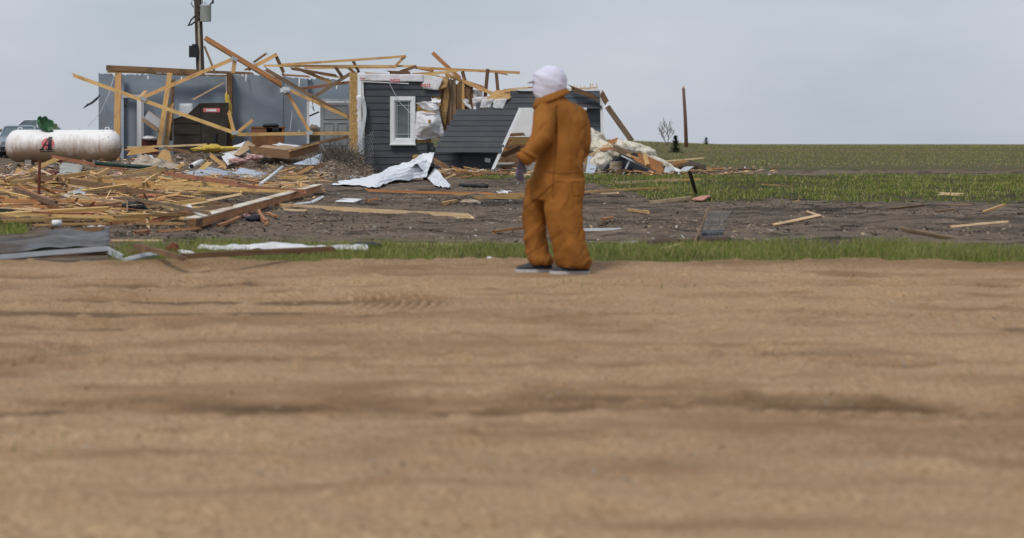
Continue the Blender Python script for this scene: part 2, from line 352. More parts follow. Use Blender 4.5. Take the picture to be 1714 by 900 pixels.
# ------------------------------------------------------------------ ground, road
def lawn_mask(x, y):
    """where turf still covers the lot: verge strip, lawn right of the house, patch at far left"""
    n = fbm(x * .9, y * .7, 41) - .5
    ratio = x / y
    verge = sstep(15.35, 15.75, y + n * .5) * (1 - sstep(18.0, 18.9, y + n * 1.4)) * sstep(-.142, -.128, ratio + n * .01)
    edge = np.interp(ratio, [.02, .06, .10, .13, .165, .2, .4], [50., 48., 46., 42., 33., 31., 30.])
    lawn = sstep(0, 2.2, y - edge + n * 5) * (1 - sstep(51.5, 53, y + n)) * sstep(.012, .05, ratio + n * .02)
    patch = sstep(19.6, 20.2, y + n) * (1 - sstep(21.6, 22.2, y + n)) * (1 - sstep(-.19, -.182, ratio + n * .01))
    return np.clip(np.maximum(np.maximum(verge, lawn), patch), 0, 1)
def grid(xs, ys):
    X, Y = np.meshgrid(xs, ys); nx, ny = len(xs), len(ys)
    i = (np.arange(ny - 1)[:, None] * nx + np.arange(nx - 1)[None, :]).ravel()
    return X, Y, np.stack([i, i + 1, i + nx + 1, i + nx], 1)
def grow(a, b, s, r):
    o = [a]
    while o[-1] < b: s *= r; o.append(o[-1] + s)
    return o[1:]
ys = list(np.arange(2.0, 15.0, .5)) + list(np.arange(15.0, 60, .11)) + grow(60, 1500, .13, 1.06)
xr = list(np.arange(-14, 25, .13)); xs = [-v for v in grow(14, 700, .14, 1.25)][::-1] + xr + grow(xr[-1], 900, .14, 1.25)
X, Y, Q = grid(np.array(xs), np.array(ys)); Z = terrain(X, Y)
gobj = raw_mesh('ground', np.stack([X, Y, Z], -1).reshape(-1, 3), Q, mats=[M['ground']], smooth=True)
tag(gobj, kind='structure')
lm = lawn_mask(X, Y); fm = sstep(56, 64, Y + 6 * (fbm(X * .2, Y * .2, 9) - .5)) * np.where((X / np.maximum(Y, 1) > .1) | (Y > 90), 1, .25)
rm = 1 - sstep(15.4, 15.9, Y + .5 * (fbm(X, Y, 41) - .5))
za = gobj.data.color_attributes.new('zone', 'FLOAT_COLOR', 'POINT')
za.data.foreach_set('color', np.stack([lm, fm, rm, np.ones_like(lm)], -1).astype(np.float32).ravel())

xs = np.array([-40, -25, -15, -10] + list(np.arange(-7, -2, .06)) + list(np.arange(-2, -.25, .026)) + list(np.arange(-.25, .9, .014)) + list(np.arange(.9, 4, .026)) + list(np.arange(4, 9.5, .06)) + [12, 16, 25, 45]); ys = np.arange(3.2, 16.0, .045)
X, Y, Q = grid(xs, ys)
wob = .25 * (fbm(X * .35, Y * .1, 77) - .5)
rut = np.zeros_like(X); damp = np.zeros_like(X)
for yc, wd, dp, sd_ in ((14.6, .16, .03, 1), (13.75, .22, .04, 2), (12.55, .25, .05, 3), (11.6, .3, .06, 4), (10.8, .25, .05, 5), (9.5, .28, .03, 6), (7.6, .26, .022, 8)):
    c = yc + wob + .8 * (fbm(X * .22, X * 0 + sd_, 80 + sd_) - .5)
    g = np.exp(-((Y - c) / wd) ** 2) * np.clip(fbm(X * .7, Y * .8, 90 + sd_) * 4.5 - 2.0, 0, 1)
    rut -= 1.5 * dp * g; damp += 1.0 * g * np.clip(fbm(X * 2.2, Y * 5, 60 + sd_) * 3 - 1.1, 0, 1)
berm = .05 * np.exp(-((Y - 15.55 - wob) / .28) ** 2) * (.5 + fbm(X * 1.6, Y, 31))
tread = np.zeros_like(X)
for tx, ty, rx, ry, an in ((.29, 12.55, .34, .55, .5), (.4, 9.0, 3.4, .15, .6), (1.2, 7.35, 3.0, .14, -.6), (2.6, 11.3, 2.2, .13, .6), (.6, 5.9, 2.2, .12, .55)):
    m_ = np.exp(-(np.abs((X - tx) / rx) ** 4 + np.abs((Y - ty) / ry) ** 4))
    v = np.sin((X * math.cos(an) + np.abs(Y - ty) * math.sin(an) * (.5 if ry > .3 else 1.6)) * 2 * math.pi / (.062 if ry > .3 else .115)); m_ = m_ if ry > .3 else m_ * np.clip(fbm(X * .8, Y * 2, 33) * 4 - 1.6, 0, 1) * .55
    tread += .03 * m_ * v; damp += .7 * m_ * np.clip(-v, 0, 1)
Z = .012 + rut + berm + tread + .045 * (fbm(X * .8, Y * 1.8, 51) - .5) + .032 * (fbm(X * 4, Y * 6, 52, 4) - .5) + .02 * np.clip(fbm(X * 7, Y * 8, 57, 2) * 5 - 3.2, 0, 1)
ft = np.exp(-(((X - 1.66) / .55) ** 4 + ((Y - 14.9) / .45) ** 4)); Z = Z * (1 - ft) + .004 * ft
Z = Z - .12 * sstep(15.75, 15.98, Y + .25 * (fbm(X * 1.3, Y, 41) - .5))
robj = raw_mesh('dirt_road', np.stack([X, Y, Z], -1).reshape(-1, 3), Q, mats=[M['road']], smooth=True); tag(robj, kind='structure')
damp = np.clip(damp + .8 * np.exp(-((Y - 15.45 - wob) / .3) ** 2) * fbm(X * 1.2, Y * 2, 8) + .5 * np.clip(fbm(X * .5, Y * 1.3, 14) * 2.4 - 1.35, 0, 1), 0, 1)
da = robj.data.attributes.new('damp', 'FLOAT', 'POINT'); da.data.foreach_set('value', damp.astype(np.float32).ravel())

def blades(name, x, y, h, wd, label, dry=.1, z=None):
    n = len(x); z = terrain(x, y) if z is None else z
    a = NR.uniform(0, 2 * np.pi, n); l = NR.uniform(.15, .75, n) * h; la = NR.uniform(0, 2 * np.pi, n)
    dx, dy = np.cos(a) * wd / 2, np.sin(a) * wd / 2; lx, ly = np.cos(la) * l, np.sin(la) * l
    b = np.stack([x, y, z - .01], -1)
    v = np.stack([b + np.stack([-dx, -dy, 0 * h], -1), b + np.stack([dx, dy, 0 * h], -1),
                  b + np.stack([dx * .75 + lx * .4, dy * .75 + ly * .4, h * .6], -1), b + np.stack([-dx * .75 + lx * .4, -dy * .75 + ly * .4, h * .6], -1),
                  b + np.stack([lx, ly, h], -1)], 1)
    i = np.arange(n)[:, None] * 5
    o = raw_mesh(name, v.reshape(-1, 3), i + np.array([[0, 1, 2, 3]]), i + np.array([[3, 2, 4]]), [M['grass']])
    tint = np.clip(NR.normal(.42, .2, n) + .5 * (fbm(x * .8, y * .8, 15) - .5), 0, .8); tint[NR.random(n) < dry] = 1.0
    at = o.data.attributes.new('tint', 'FLOAT', 'POINT'); at.data.foreach_set('value', np.repeat(tint, 5).astype(np.float32))
    return tag(o, label, 'grass', kind='stuff')
def scatter(n, x0, x1, y0, y1, dens):
    x = NR.uniform(x0, x1, n); y = NR.uniform(y0, y1, n); k = NR.random(n) < dens(x, y); return x[k], y[k]
x, y = scatter(210000, -5, 11, 15.3, 19.2, lambda x, y: lawn_mask(x, y) * np.clip(fbm(x * 1.5, y * 2.2, 6) * 4.2 - 1.5, .05, 1))
blades('verge_grass', x, y, NR.uniform(.03, .125, len(x)) * (.4 + 1.1 * fbm(x * 1.1, y, 4)), NR.uniform(.004, .008, len(x)), 'strip of long green grass along the edge of the dirt road', .18)
x, y = scatter(130000, 0, 30, 27, 54, lambda x, y: lawn_mask(x, y) * (y > 25) * np.clip(fbm(x * .7, y * .8, 16) * 3.6 - 1.15, .06, 1))
blades('lawn_grass', x, y, NR.uniform(.04, .11, len(x)), NR.uniform(.012, .03, len(x)), 'green lawn turf in front of the collapsed end of the house', .14)
x, y = scatter(5000, -5.2, -3.4, 19.3, 22.4, lambda x, y: lawn_mask(x, y))
if len(x): blades('turf_patch', x, y, NR.uniform(.05, .14, len(x)), NR.uniform(.01, .02, len(x)), 'dark green turf patch behind the corrugated metal sheet', .03)
x, y = scatter(60000, 8, 75, 58, 146, lambda x, y: sstep(60, 75, y) * .9)
blades('field_grass', x, y, NR.uniform(.03, .10, len(x)), NR.uniform(.02, .05, len(x)), 'dry olive pasture grass on the low rise behind', .40)
x, y = scatter(2600, -4, 8, 4.4, 15.2, lambda x, y: np.clip(fbm(x * .9, y * .9, 17) * 6 - 4.1, 0, 1))
if len(x): blades('road_weeds', x, y, NR.uniform(.03, .09, len(x)), NR.uniform(.005, .01, len(x)), 'sparse weeds sprouting in the dirt road', .3, z=np.zeros(len(x)) + .0)

# ------------------------------------------------------------------ lumber and sheets
def beam(name, a, b, w_, t_, mat, label=None, cat='board', group=None, parent=None, roll=0.0, bow=.012, ends='ss', seed=None):
    """a sawn or snapped board from a to b: w_ is the face turned to the viewer, t_ the depth; ends s = splintered, c = cut"""
    a, b = Vector(a), Vector(b); d = b - a; L = d.length; x = d.normalized(); r = random.Random(seed if seed is not None else hash((round(a.x, 2), round(b.z, 2), round(a.y, 2))) & 0xffff)
    view = Vector((0, 1, 0)); z = x.cross(view)
    if z.length < .15: z = Vector((0, 0, 1)).cross(x).cross(x) * -1
    z.normalize(); yv = z.cross(x).normalized()
    if roll: q = Matrix.Rotation(roll, 3, x); z = q @ z; yv = q @ yv
    hw, ht = w_ / 2, t_ / 2; ns = max(2, min(7, int(L / .5))); rings = []
    bz = r.uniform(-1, 1) * bow * L * .35; by = r.uniform(-1, 1) * bow * L * .35
    prof = [(-1, -1), (-1, 1), (-.34, 1), (.34, 1), (1, 1), (1, -1), (.34, -1), (-.34, -1)]     # (z, y) outline
    jit = [min(.25 * L, w_ * r.uniform(.1, 2.4)) if k not in (1,) else 0 for k in range(4)]
    lev = {-1: jit[0], -.34: jit[2], .34: jit[3], 1: jit[1]}
    for i in range(ns + 1):
        u = i / ns; s_ = 4 * u * (1 - u); ring = []
        for (pz, py_) in prof:
            xx = (u - .5) * L
            if i == 0 and ends[0] == 's': xx += lev[pz] * (.6 if py_ > 0 else 1)
            if i == ns and ends[1] == 's': xx -= lev[-pz] * (1 if py_ > 0 else .6)
            ring.append(Vector((xx, py_ * ht + by * s_, pz * hw + bz * s_)))
        rings.append(ring)
    mb = MB(); mb.loft(rings)
    world = Matrix.Translation((a + b) / 2) @ Matrix((x, yv, z)).transposed().to_4x4()
    return tag(mb.build(name, M[mat], parent, world=world), label, cat if (label and not parent) else None, group)

def sheet(name, c4, nu, nv, amp, mat, label=None, cat=None, group=None, parent=None, thick=.004, ribs=0, ribamp=.02, seed=1, freq=2.0, edge=None, disp=None, smooth=True):
    """a thin sheet between four corners (u along 0-1, v along 0-3), crumpled by noise, optionally ribbed along u"""
    A, B, C, D = [Vector(p) for p in c4]; nrm = (B - A).cross(D - A).normalized(); v = []; o = (A + B + C + D) / 4
    L1 = (B - A).length; L2 = (D - A).length; r = random.Random(seed)
    for j in range(nv + 1):
        for i in range(nu + 1):
            s_, t_ = i / nu, j / nv
            if edge: s_, t_ = edge(s_, t_)
            p = A * (1 - s_) * (1 - t_) + B * s_ * (1 - t_) + C * s_ * t_ + D * (1 - s_) * t_
            q = Vector((s_ * L1 * freq + seed * 3.1, t_ * L2 * freq, seed * 1.7))
            dsp = amp * (mnoise.noise(q) + .5 * mnoise.noise(q * 2.3))
            if ribs:
                ph = (t_ * ribs) % 1.0; dsp += ribamp * (1 if ph < .14 else 0)
            p = p + nrm * dsp + Vector((0, 0, amp * .5)) * mnoise.noise(q * 1.3 + Vector((9, 2, 4)))
            if disp: p = p + Vector(disp(s_, t_))
            v.append(p)
    f = [(j * (nu + 1) + i, j * (nu + 1) + i + 1, (j + 1) * (nu + 1) + i + 1, (j + 1) * (nu + 1) + i) for j in range(nv) for i in range(nu)]
    mb = MB(); mb.add(v, f); ob = mb.build(name, M[mat], parent, o, smooth)
    md = ob.modifiers.new('thickness', 'SOLIDIFY'); md.thickness = thick; md.offset = 0
    return tag(ob, label, cat if not parent else None, group)

def lump(name, c, size, amp, mat, label=None, cat=None, group=None, parent=None, seed=0, rot=0.0, sub=4, freq=3.0):
    bm = bmesh.new(); bmesh.ops.create_icosphere(bm, subdivisions=sub, radius=1); R = Matrix.Rotation(rot, 3, 'Y'); c = Vector(c)
    for v in bm.verts:
        p = v.co.copy(); q = Vector((p.x * size[0], p.y * size[1], p.z * size[2])) * freq + Vector((seed * 5.3, seed, 0))
        k = 1 + amp * (mnoise.noise(q) + .7 * mnoise.noise(q * 2.1) + .5 * mnoise.noise(q * 4.5))
        v.co = R @ Vector((p.x * size[0] * k, p.y * size[1] * k, p.z * size[2] * k))
    me = bpy.data.meshes.new(name); bm.to_mesh(me); bm.free(); me.materials.append(M[mat])
    me.polygons.foreach_set('use_smooth', [True] * len(me.polygons))
    return tag(link(bpy.data.objects.new(name, me), parent, Matrix.Translation(c)), label, cat if not parent else None, group)

def chips(name, pts, mats, label, cat='debris', smin=.03, smax=.2, aspect=6, flat=.5, parent=None):
    """thousands of shreds: flattened four-sided splinters, uncountable"""
    pts = np.asarray(pts); n = len(pts)
    L = NR.uniform(smin, smax, n) ; wd = L / NR.uniform(max(1.5, aspect * .5 if aspect > 20 else 1.5), aspect, n); th = np.maximum(.003, wd * .25)
    a = NR.uniform(0, 2 * np.pi, n); el = NR.normal(0, flat * .5, n)
    ux = np.stack([np.cos(a) * np.cos(el), np.sin(a) * np.cos(el), np.sin(el)], -1)
    uy = np.stack([-np.sin(a), np.cos(a), NR.normal(0, flat * .5, n)], -1); uy /= np.linalg.norm(uy, axis=1)[:, None]
    uz = np.cross(ux, uy); c = pts
    lx, ly, lz = ux * (L / 2)[:, None], uy * (wd / 2)[:, None], uz * (th / 2)[:, None]
    v = np.stack([c - lx - ly * .6, c + lx * .9 - ly, c + lx + ly * .4, c - lx * .8 + ly, c + lz * 2.5], 1)
    i = np.arange(n)[:, None] * 5
    tr = np.concatenate([i + np.array([[0, 1, 4]]), i + np.array([[1, 2, 4]]), i + np.array([[2, 3, 4]]), i + np.array([[3, 0, 4]])])
    mi1 = NR.integers(0, len(mats), n)
    o = raw_mesh(name, v.reshape(-1, 3), i + np.array([[0, 3, 2, 1]]), tr, [M[k] for k in mats], np.concatenate([mi1, np.tile(mi1, 4)]), parent=parent)
    return tag(o, label, cat, kind='stuff')

# ------------------------------------------------------------------ the wrecked house
house = empty('wrecked_house', P(700, 290, 57) * Vector((1, 1, 0)) if False else Vector((2.0, 57, 0)),
              'tornado-wrecked charcoal-sided house with its roof torn off', 'house')

def wall_panel(name, x0, x1, ytop, ybot, Y, mat, th=.12, parent=house):
    a, b = P(x0, ytop, Y), P(x1, ybot, Y); mb = MB()
    mb.box(((a.x + b.x) / 2, Y + th / 2, (a.z + b.z) / 2), (abs(b.x - a.x), th, abs(a.z - b.z)))
    return mb.build(name, M[mat], parent)
def pbox(name, x0, x1, y0, y1, Y, th, mat, parent):
    a, b = P(x0, y0, Y), P(x1, y1, Y); mb = MB(); mb.box(((a.x + b.x) / 2, Y + th / 2, (a.z + b.z) / 2), (abs(b.x - a.x), th, abs(a.z - b.z)))
    return mb.build(name, M[mat], parent)

# floor slab
mb = MB(); a, b = P(160, 250, 59), P(1012, 250, 59); mb.box(((a.x + b.x) / 2, 59.2, .12), (b.x - a.x, 8.2, .30)); mb.build('floor_slab', M['concrete'], house)
# inner walls left open by the missing front
FB = 292
def poly_wall(name, pts, Y, mat, th=.11, lean=0.0):
    if mat == 'drywall':
        q_ = []
        for (xa, ya), (xb, yb) in zip(pts, pts[1:] + pts[:1]):
            q_.append((xa, ya)); n_ = int(max(abs(xb - xa), abs(yb - ya)) / 3)
            if ya < 175 and yb < 175 and n_ > 2: q_ += [(lerp(xa, xb, k / n_), lerp(ya, yb, k / n_) + RNG.uniform(-.5, 1.6) + (RNG.uniform(1, 4) if RNG.random() < .12 else 0)) for k in range(1, n_)]
        pts = q_
    mb = MB(); mb.prism([P(px, py, Y + lean * (FB - py) / 100) for px, py in pts], (0, th, 0)); return mb.build(name, M[mat], house)
poly_wall('inner_wall', [(165, FB), (165, 122), (206, 124), (206, FB)], 58.6, 'drywall')
poly_wall('inner_wall', [(206, FB), (206, 124), (292, 121), (292, FB)], 58.9, 'drywall')
poly_wall('inner_wall', [(292, FB), (292, 123), (378, 126), (378, FB)], 58.7, 'drywall')
poly_wall('inner_wall', [(386, FB), (389, 200), (385, 124), (424, 124), (474, 128), (474, FB)], 58.0, 'drywall')
poly_wall('inner_wall', [(474, FB), (474, 127), (515, 131), (515, FB)], 58.03, 'drywall')
poly_wall('inner_wall', [(515, 168), (515, 130), (540, 128), (587, 137), (587, 168)], 58.3, 'drywall')
poly_wall('inner_wall', [(515, FB), (515, 236), (535, 236), (535, FB)], 58.28, 'drywall')
# side wall that closes the room on the right, running back from the broken corner
mb = MB(); a = P(590, 126, 55.3); mb.box((a.x + .06, 56.9, 1.6), (.1, 3.0, 3.05)); mb.build('inner_wall', M['drywall'], house)
mb = MB(); a = P(378, 122, 58.7); mb.prism([P(378, FB, 57.6), P(379, 122, 57.6), P(388, 122, 57.6), P(387, FB, 57.6)], (0, .5, 0)); mb.build('wall_end', M['brown'], house)
for k, (x0, x1, y0, y1) in enumerate(((206.5, 208.5, 124, 262), (226, 229, 150, 262))):
    pass
d = pbox('door', 207, 229, 160, 271, 58.7, .05, 'drywall', house)
mb = MB(); mb.tube([P(209, 177, 58.68), P(209.5, 177, 58.58)], .035, 8); mb.build('door_handle', M['black'], d)
pbox('door_casing', 202, 207, 130, 271, 58.5, .08, 'bluesheet', house)
pbox('door_casing', 229, 240, 165, 271, 58.45, .10, 'white', house)
pbox('door_stop', 236, 238, 166, 271, 58.42, .02, 'lightgrey', house)
pbox('door_casing', 205, 241, 158, 163.5, 58.44, .10, 'lightgrey', house)
# back doorway with a pale panelled door
pbox('door_casing', 513.5, 517.5, 167, 240, 57.95, .14, 'white', house)
pbox('door_casing', 513.5, 588, 165, 169.5, 57.94, .12, 'lightgrey', house)
dd = pbox('door', 536, 586, 171, 271, 57.9, .05, 'doorgrey', house)
for (x0, x1, y0, y1) in ((541, 581, 175, 199), (541, 558, 205, 243), (564, 581, 205, 243)):
    for (bx0, bx1, by0, by1) in ((x0, x1, y0, y0 + 1), (x0, x1, y1 - 1, y1), (x0, x0 + 1, y0 + 1, y1 - 1), (x1 - 1, x1, y0 + 1, y1 - 1)):
        pbox('door_moulding', bx0, bx1, by0, by1, 57.875, .03, 'doorgrey', dd)
pbox('wall_switch', 499, 502, 217, 221, 57.99, .02, 'white', house)
# broken top edges of drywall: paper flags
for i, (px, py, l_) in enumerate(((411, 124, 14), (500, 132, 16), (563, 141, 10), (247, 127, 5), (303, 128, 5))):
    sheet('torn_drywall_paper', [P(px, py, 57.9), P(px + 2.2, py, 57.9), P(px + 1.4, py + l_, 57.75), P(px - .3, py + l_ * .8, 57.75)], 2, 6, .02, 'wrap', parent=house, seed=i + 3)
# corner post: wood, sheathing and torn house wrap
beam('corner_stud', P(593, 292, 55.0), P(592.5, 121, 55.05), .22, .14, 'osb', parent=house, ends='cc', bow=0)
beam('corner_stud', P(588, 290, 55.16), P(587.5, 121, 55.2), .09, .12, 'yellow', parent=house, ends='cc', bow=0)
sheet('corner_wrap', [P(595, 160, 54.9), P(605, 158, 54.9), P(606, 262, 54.9), P(598, 250, 54.9)], 6, 22, .02, 'wrap', parent=house, seed=4,
      edge=lambda s, t: (max(s, .35 * mnoise.noise(Vector((t * 17, 1, 2))) + .2), t))
sheet('bent_flashing', [P(603, 163, 54.8), P(609, 159, 54.75), P(612, 262, 54.8), P(604, 262, 54.85)], 4, 18, .015, 'lightgrey', parent=house, seed=6,
      disp=lambda s, t: (.07 * math.sin(t * 6), 0, 0))
beam('corner_board', P(610.5, 290, 54.88), P(607, 135, 54.93), .05, .05, 'white', parent=house, ends='cc', bow=0)

# lap siding: each course is a board of its own, lower edge proud
def siding(wall, rows, Y0_, mat, holes=(), lean=None):
    for (yt, yb, xl, xr) in rows:
        Y = Y0_ if lean is None else lean(yt); Yb = Y0_ if lean is None else lean(yb)
        segs = [(xl, xr)]
        for (hx0, hx1, hy0, hy1) in holes:
            if yb > hy0 + 1 and yt < hy1 - 1:
                segs = [s for (a, b) in segs for s in ((a, min(b, hx0)), (max(a, hx1), b)) if s[1] - s[0] > 1]
        for (a, b) in segs:
            j = RNG.uniform(-.8, .8); tl = RNG.uniform(-.35, .35)
            p = [P(a, yt, Y), P(b, yt, Y), P(b - j, yb + .9 + tl, Yb), P(a + j * .3, yb + .9 - tl, Yb)]
            front = [q + Vector((0, -.006 if i < 2 else -.030, 0)) for i, q in enumerate(p)]
            back = [q + Vector((0, .004 if i < 2 else -.010, 0)) for i, q in enumerate(p)]
            mb = MB(); mb.loft([front, back]); mb.build('siding_board', M[mat], wall)
fw = poly_wall('front_wall', [(605, 289), (605, 124), (735, 126), (738, 176), (722, 190), (722, 284.5)], 55.02, 'osb', .12)
rows = []; y0 = 136.5; hgt = 11.4
rx = [(136, 709), (149, 709), (149.5, 736), (160, 736), (160.5, 722), (172, 722), (172.5, 697), (236, 697), (237, 726), (300, 726)]
while y0 < 288:
    y1 = min(y0 + hgt, 289); rows.append((y0, y1, 612 if y0 > 150 else 608, interp(rx, (y0 + y1) / 2))); y0 += hgt
siding(fw, rows, 55.0, 'siding', holes=((653, 695, 161, 240),))
# house wrap exposed under the missing eave, with torn red print
sheet('house_wrap_strip', [P(600, 123, 54.9), P(708, 124, 54.92), P(709, 137, 54.9), P(602, 135, 54.9)], 40, 6, .02, 'wrap', parent=fw, seed=2)
sheet('house_wrap_strip', [P(706, 124, 54.93), P(742, 130, 54.95), P(733, 151, 54.9), P(708, 148, 54.9)], 18, 10, .05, 'wrap', parent=fw, seed=9)
for (cx_, cy_, ww, n_) in ((662, 133, 17, 5), (713, 141, 16, 5), (607, 131, 8, 3)):
    for k in range(n_):
        for rr in range(2 if ww > 10 else 1):
            px = cx_ - ww / 2 + k * ww / n_ + RNG.uniform(-.5, .5); py = cy_ + rr * 3 + RNG.uniform(-.4, .4)
            q = P(px, py, 54.82); mb = MB(); mb.box(q + Vector((.02, 0, 0)), (.045, .003, .035 + .02 * RNG.random()), Matrix.Rotation(RNG.uniform(-.4, .4), 3, 'Y')); mb.build('red_print', M['redprint'], fw)
beam('drip_edge', P(606, 136.2, 54.85), P(684, 139.5, 54.85), .025, .02, 'white', parent=fw, ends='cc')
# window
win = pbox('window', 659, 690, 168, 234, 54.98, .05, 'glass', house)
for (x0, x1, a_, b_) in ((653, 695, 161, 167.5), (653, 695, 233.5, 241), (653, 659.5, 167.5, 233.5), (688.5, 695, 167.5, 233.5)):
    pbox('casing', x0, x1, a_, b_, 54.90, .11, 'white', win)
for (x0, x1, a_, b_) in ((659.5, 688.5, 167.5, 169.6), (659.5, 688.5, 230.5, 233.5), (659.5, 661.8, 169.6, 230.5), (686.6, 688.5, 169.6, 230.5)):
    pbox('sash', x0, x1, a_, b_, 54.94, .06, 'white', win)
for (x0, x1, a_, b_) in ((664, 664.9, 169.6, 230.5), (683, 683.9, 169.6, 230.5), (661.8, 686.6, 175.8, 176.7), (661.8, 686.6, 224, 224.9)):
    pbox('muntin', x0, x1, a_, b_, 54.96, .02, 'lightgrey', win)
beam('window_sill', P(652, 241.8, 54.86), P(696, 241.8, 54.86), .035, .1, 'white', parent=win, ends='cc', bow=0)
# billowing torn wrap right of the window
def billow(s, t): return (0, -.35 * math.sin(math.pi * s) * math.sin(math.pi * min(1, t * 1.05)) , 0)
sheet('billowing_house_wrap', [P(695, 187, 54.95), P(734, 180, 54.95), P(745, 228, 54.9), P(695, 235, 54.9)], 44, 38, .075, 'wrap', parent=house, seed=14, freq=4.2, disp=billow)
sheet('billowing_house_wrap', [P(695, 172, 54.93), P(733, 168, 54.95), P(735, 182, 54.9), P(718, 188, 54.9)], 30, 18, .075, 'wrap', parent=house, seed=19, freq=3, disp=lambda s, t: (0, -.12 * math.sin(math.pi * s), 0))
sheet('wrap_tear', [P(716, 201, 54.5), P(721, 200, 54.5), P(722, 206, 54.52), P(717, 206, 54.52)], 4, 4, .03, 'osb', parent=house, seed=27)
sheet('wrap_tear', [P(697, 180, 54.80), P(706, 183, 54.7), P(735, 189, 54.75), P(712, 188, 54.65)], 10, 4, .03, 'osb', parent=house, seed=28)
sheet('torn_wrap_scrap', [P(722, 163, 54.85), P(738, 166, 54.85), P(737, 173, 54.8), P(724, 171, 54.8)], 12, 6, .08, 'wrap', parent=house, seed=23, freq=6)
# broken framing behind the tear
for i, (xa, ya, xb, yb, w_, mt) in enumerate(((742, 232, 743, 128, .26, 'brown'), (752, 225, 752, 129, .13, 'grey'), (759, 205, 758, 131, .17, 'grey'), (766, 200, 766, 132, .2, 'brown'),
                                              (774, 195, 773, 131, .13, 'pine'), (782, 196, 781, 136, .2, 'brown'), (789, 192, 788, 142, .13, 'brown'))):
    beam('wall_stud', P(xa, ya, 55.25 + .07 * i), P(xb, yb, 55.3 + .07 * i), w_, .14, mt, parent=house, seed=i)
sheet('torn_sheathing', [P(712, 126, 55.0), P(752, 128, 55.1), P(748, 146, 55.0), P(734, 150, 54.95)], 12, 8, .05, 'osb', parent=house, seed=33, freq=3, thick=.014)
sheet('torn_sheathing', [P(735, 190, 55.16), P(748, 132, 55.2), P(752, 160, 55.2), P(745, 212, 55.15)], 8, 12, .04, 'osb', parent=house, seed=35, freq=3, thick=.014)
for i, (c4) in enumerate((((783, 150), (807, 152), (809, 166), (790, 168)), ((790, 163), (818, 160), (812, 176), (792, 178)), ((771, 164), (784, 166), (790, 184), (781, 180)))):
    sheet('torn_wrap_scrap', [P(*q, 55.7 - .1 * i) for q in c4], 12, 8, .09, 'wrap', parent=house, seed=40 + i, freq=4)

# racked wall section right of the tear: slanted edges, courses still level
rl = [(150, 868), (165, 838), (172, 812), (176, 797), (183, 788), (184, 765), (245, 729)]
rr_ = [(150, 1009), (182, 1009), (183, 870), (286, 823)]
rack = poly_wall('racked_wall', [(731, 246), (767, 186), (800, 182), (842, 166), (870, 152), (1006, 152), (1006, 181), (872, 183), (826, 283), (745, 283)], 55.08, 'osb', .10)
rows = []; y0 = 152; hg = 9.6
while y0 < 180:
    y1 = min(y0 + hg, 181.5); rows.append((y0, y1, interp(rl, y0 + 5), 1007)); y0 += hg
y0 = 182.5; hg = 8.9
while y0 < 245: rows.append((y0, y0 + hg, interp(rl, y0 + 4), interp(rr_, y0 + 4))); y0 += hg
siding(rack, rows, 54.98, 'siding', lean=lambda y_: 54.98 - .55 * max(0, (y_ - 160) / 85) ** 1.1)
rows = []; y0 = 245.8; hg = 11
while y0 < 284:
    y1 = min(y0 + hg, 285); rows.append((y0, y1, 726, interp(rr_, (y0 + y1) / 2))); y0 += hg
siding(rack, rows, 55.03, 'siding')
rows = [(182 + 9.4 * i, 191.4 + 9.4 * i, 981, 1007) for i in range(6)]
rp = poly_wall('end_wall', [(979, 290), (979, 153), (1007, 153), (1007, 290)], 55.26, 'osb', .12)
siding(rp, rows, 55.22, 'siding2')
rows = [(152.2 + 9.6 * i, 161.8 + 9.6 * i, 944, 1008) for i in range(3)]
siding(rp, rows, 54.93, 'siding2')
beam('corner_board', P(1008.5, 240, 54.88), P(1006.5, 150, 54.9), .09, .05, 'white', parent=rp, ends='sc')
beam('opening_trim', P(824.5, 284, 54.3), P(871, 181, 54.70), .09, .05, 'white', parent=rack, ends='cc', bow=0)
beam('opening_trim', P(868, 182.5, 54.84), P(982, 182, 54.84), .085, .05, 'white', parent=rack, ends='cc', bow=0)
beam('wall_cap', P(866, 150.2, 54.95), P(1004, 150.2, 54.95), .05, .12, 'white', parent=rack, ends='cc', bow=0)
sheet('roof_sheathing_scrap', [P(813, 168, 54.85), P(829, 151, 55.3), P(872, 150, 55.3), P(852, 166, 54.85)], 14, 8, .02, 'osb', parent=house, seed=51, thick=.02)
for i, c4 in enumerate((((807, 166), (828, 165), (820, 181), (803, 180)), ((828, 166), (850, 165), (842, 182), (824, 181)))):
    sheet('torn_wrap_scrap', [P(*q, 54.84) for q in c4], 10, 8, .03, 'wrap', parent=house, seed=55 + i, freq=4)
beam('roof_edge_splinter', P(842, 150, 55.1), P(884, 146, 55.2), .05, .08, 'pale', parent=house)
beam('roof_edge_splinter', P(862, 148, 55.2), P(898, 145.5, 55.25), .05, .08, 'orange', parent=house)
beam('roof_edge_splinter', P(950, 149, 55.2), P(1000, 146.5, 55.25), .04, .08, 'pale', parent=house)
for i in range(9): q = P(955 + i * 5.5 + RNG.uniform(-2, 2), 149, 55.0); beam('roof_edge_splinter', q, q + Vector((RNG.uniform(-.06, .06), .02, RNG.uniform(.08, .2))), .03, .02, 'pale', parent=house)
# outlet box, hose bib and vent on the lower wall
mb = MB(); mb.box(P(816, 268, 54.93), (.17, .06, .13), Matrix.Rotation(.2, 3, 'Y')); mb.build('outlet_cover', M['white'], house)
mb = MB(); mb.tube([P(771, 256, 54.9), P(770, 264, 54.88), P(771, 280, 54.9)], .022, 6); mb.tube([P(768, 258, 54.9), P(775, 257, 54.86)], .03, 6); mb.build('hose_bib', M['black'], house)
beam('conduit', P(717, 262, 54.9), P(716, 236, 54.9), .05, .04, 'black', parent=house, ends='cc')
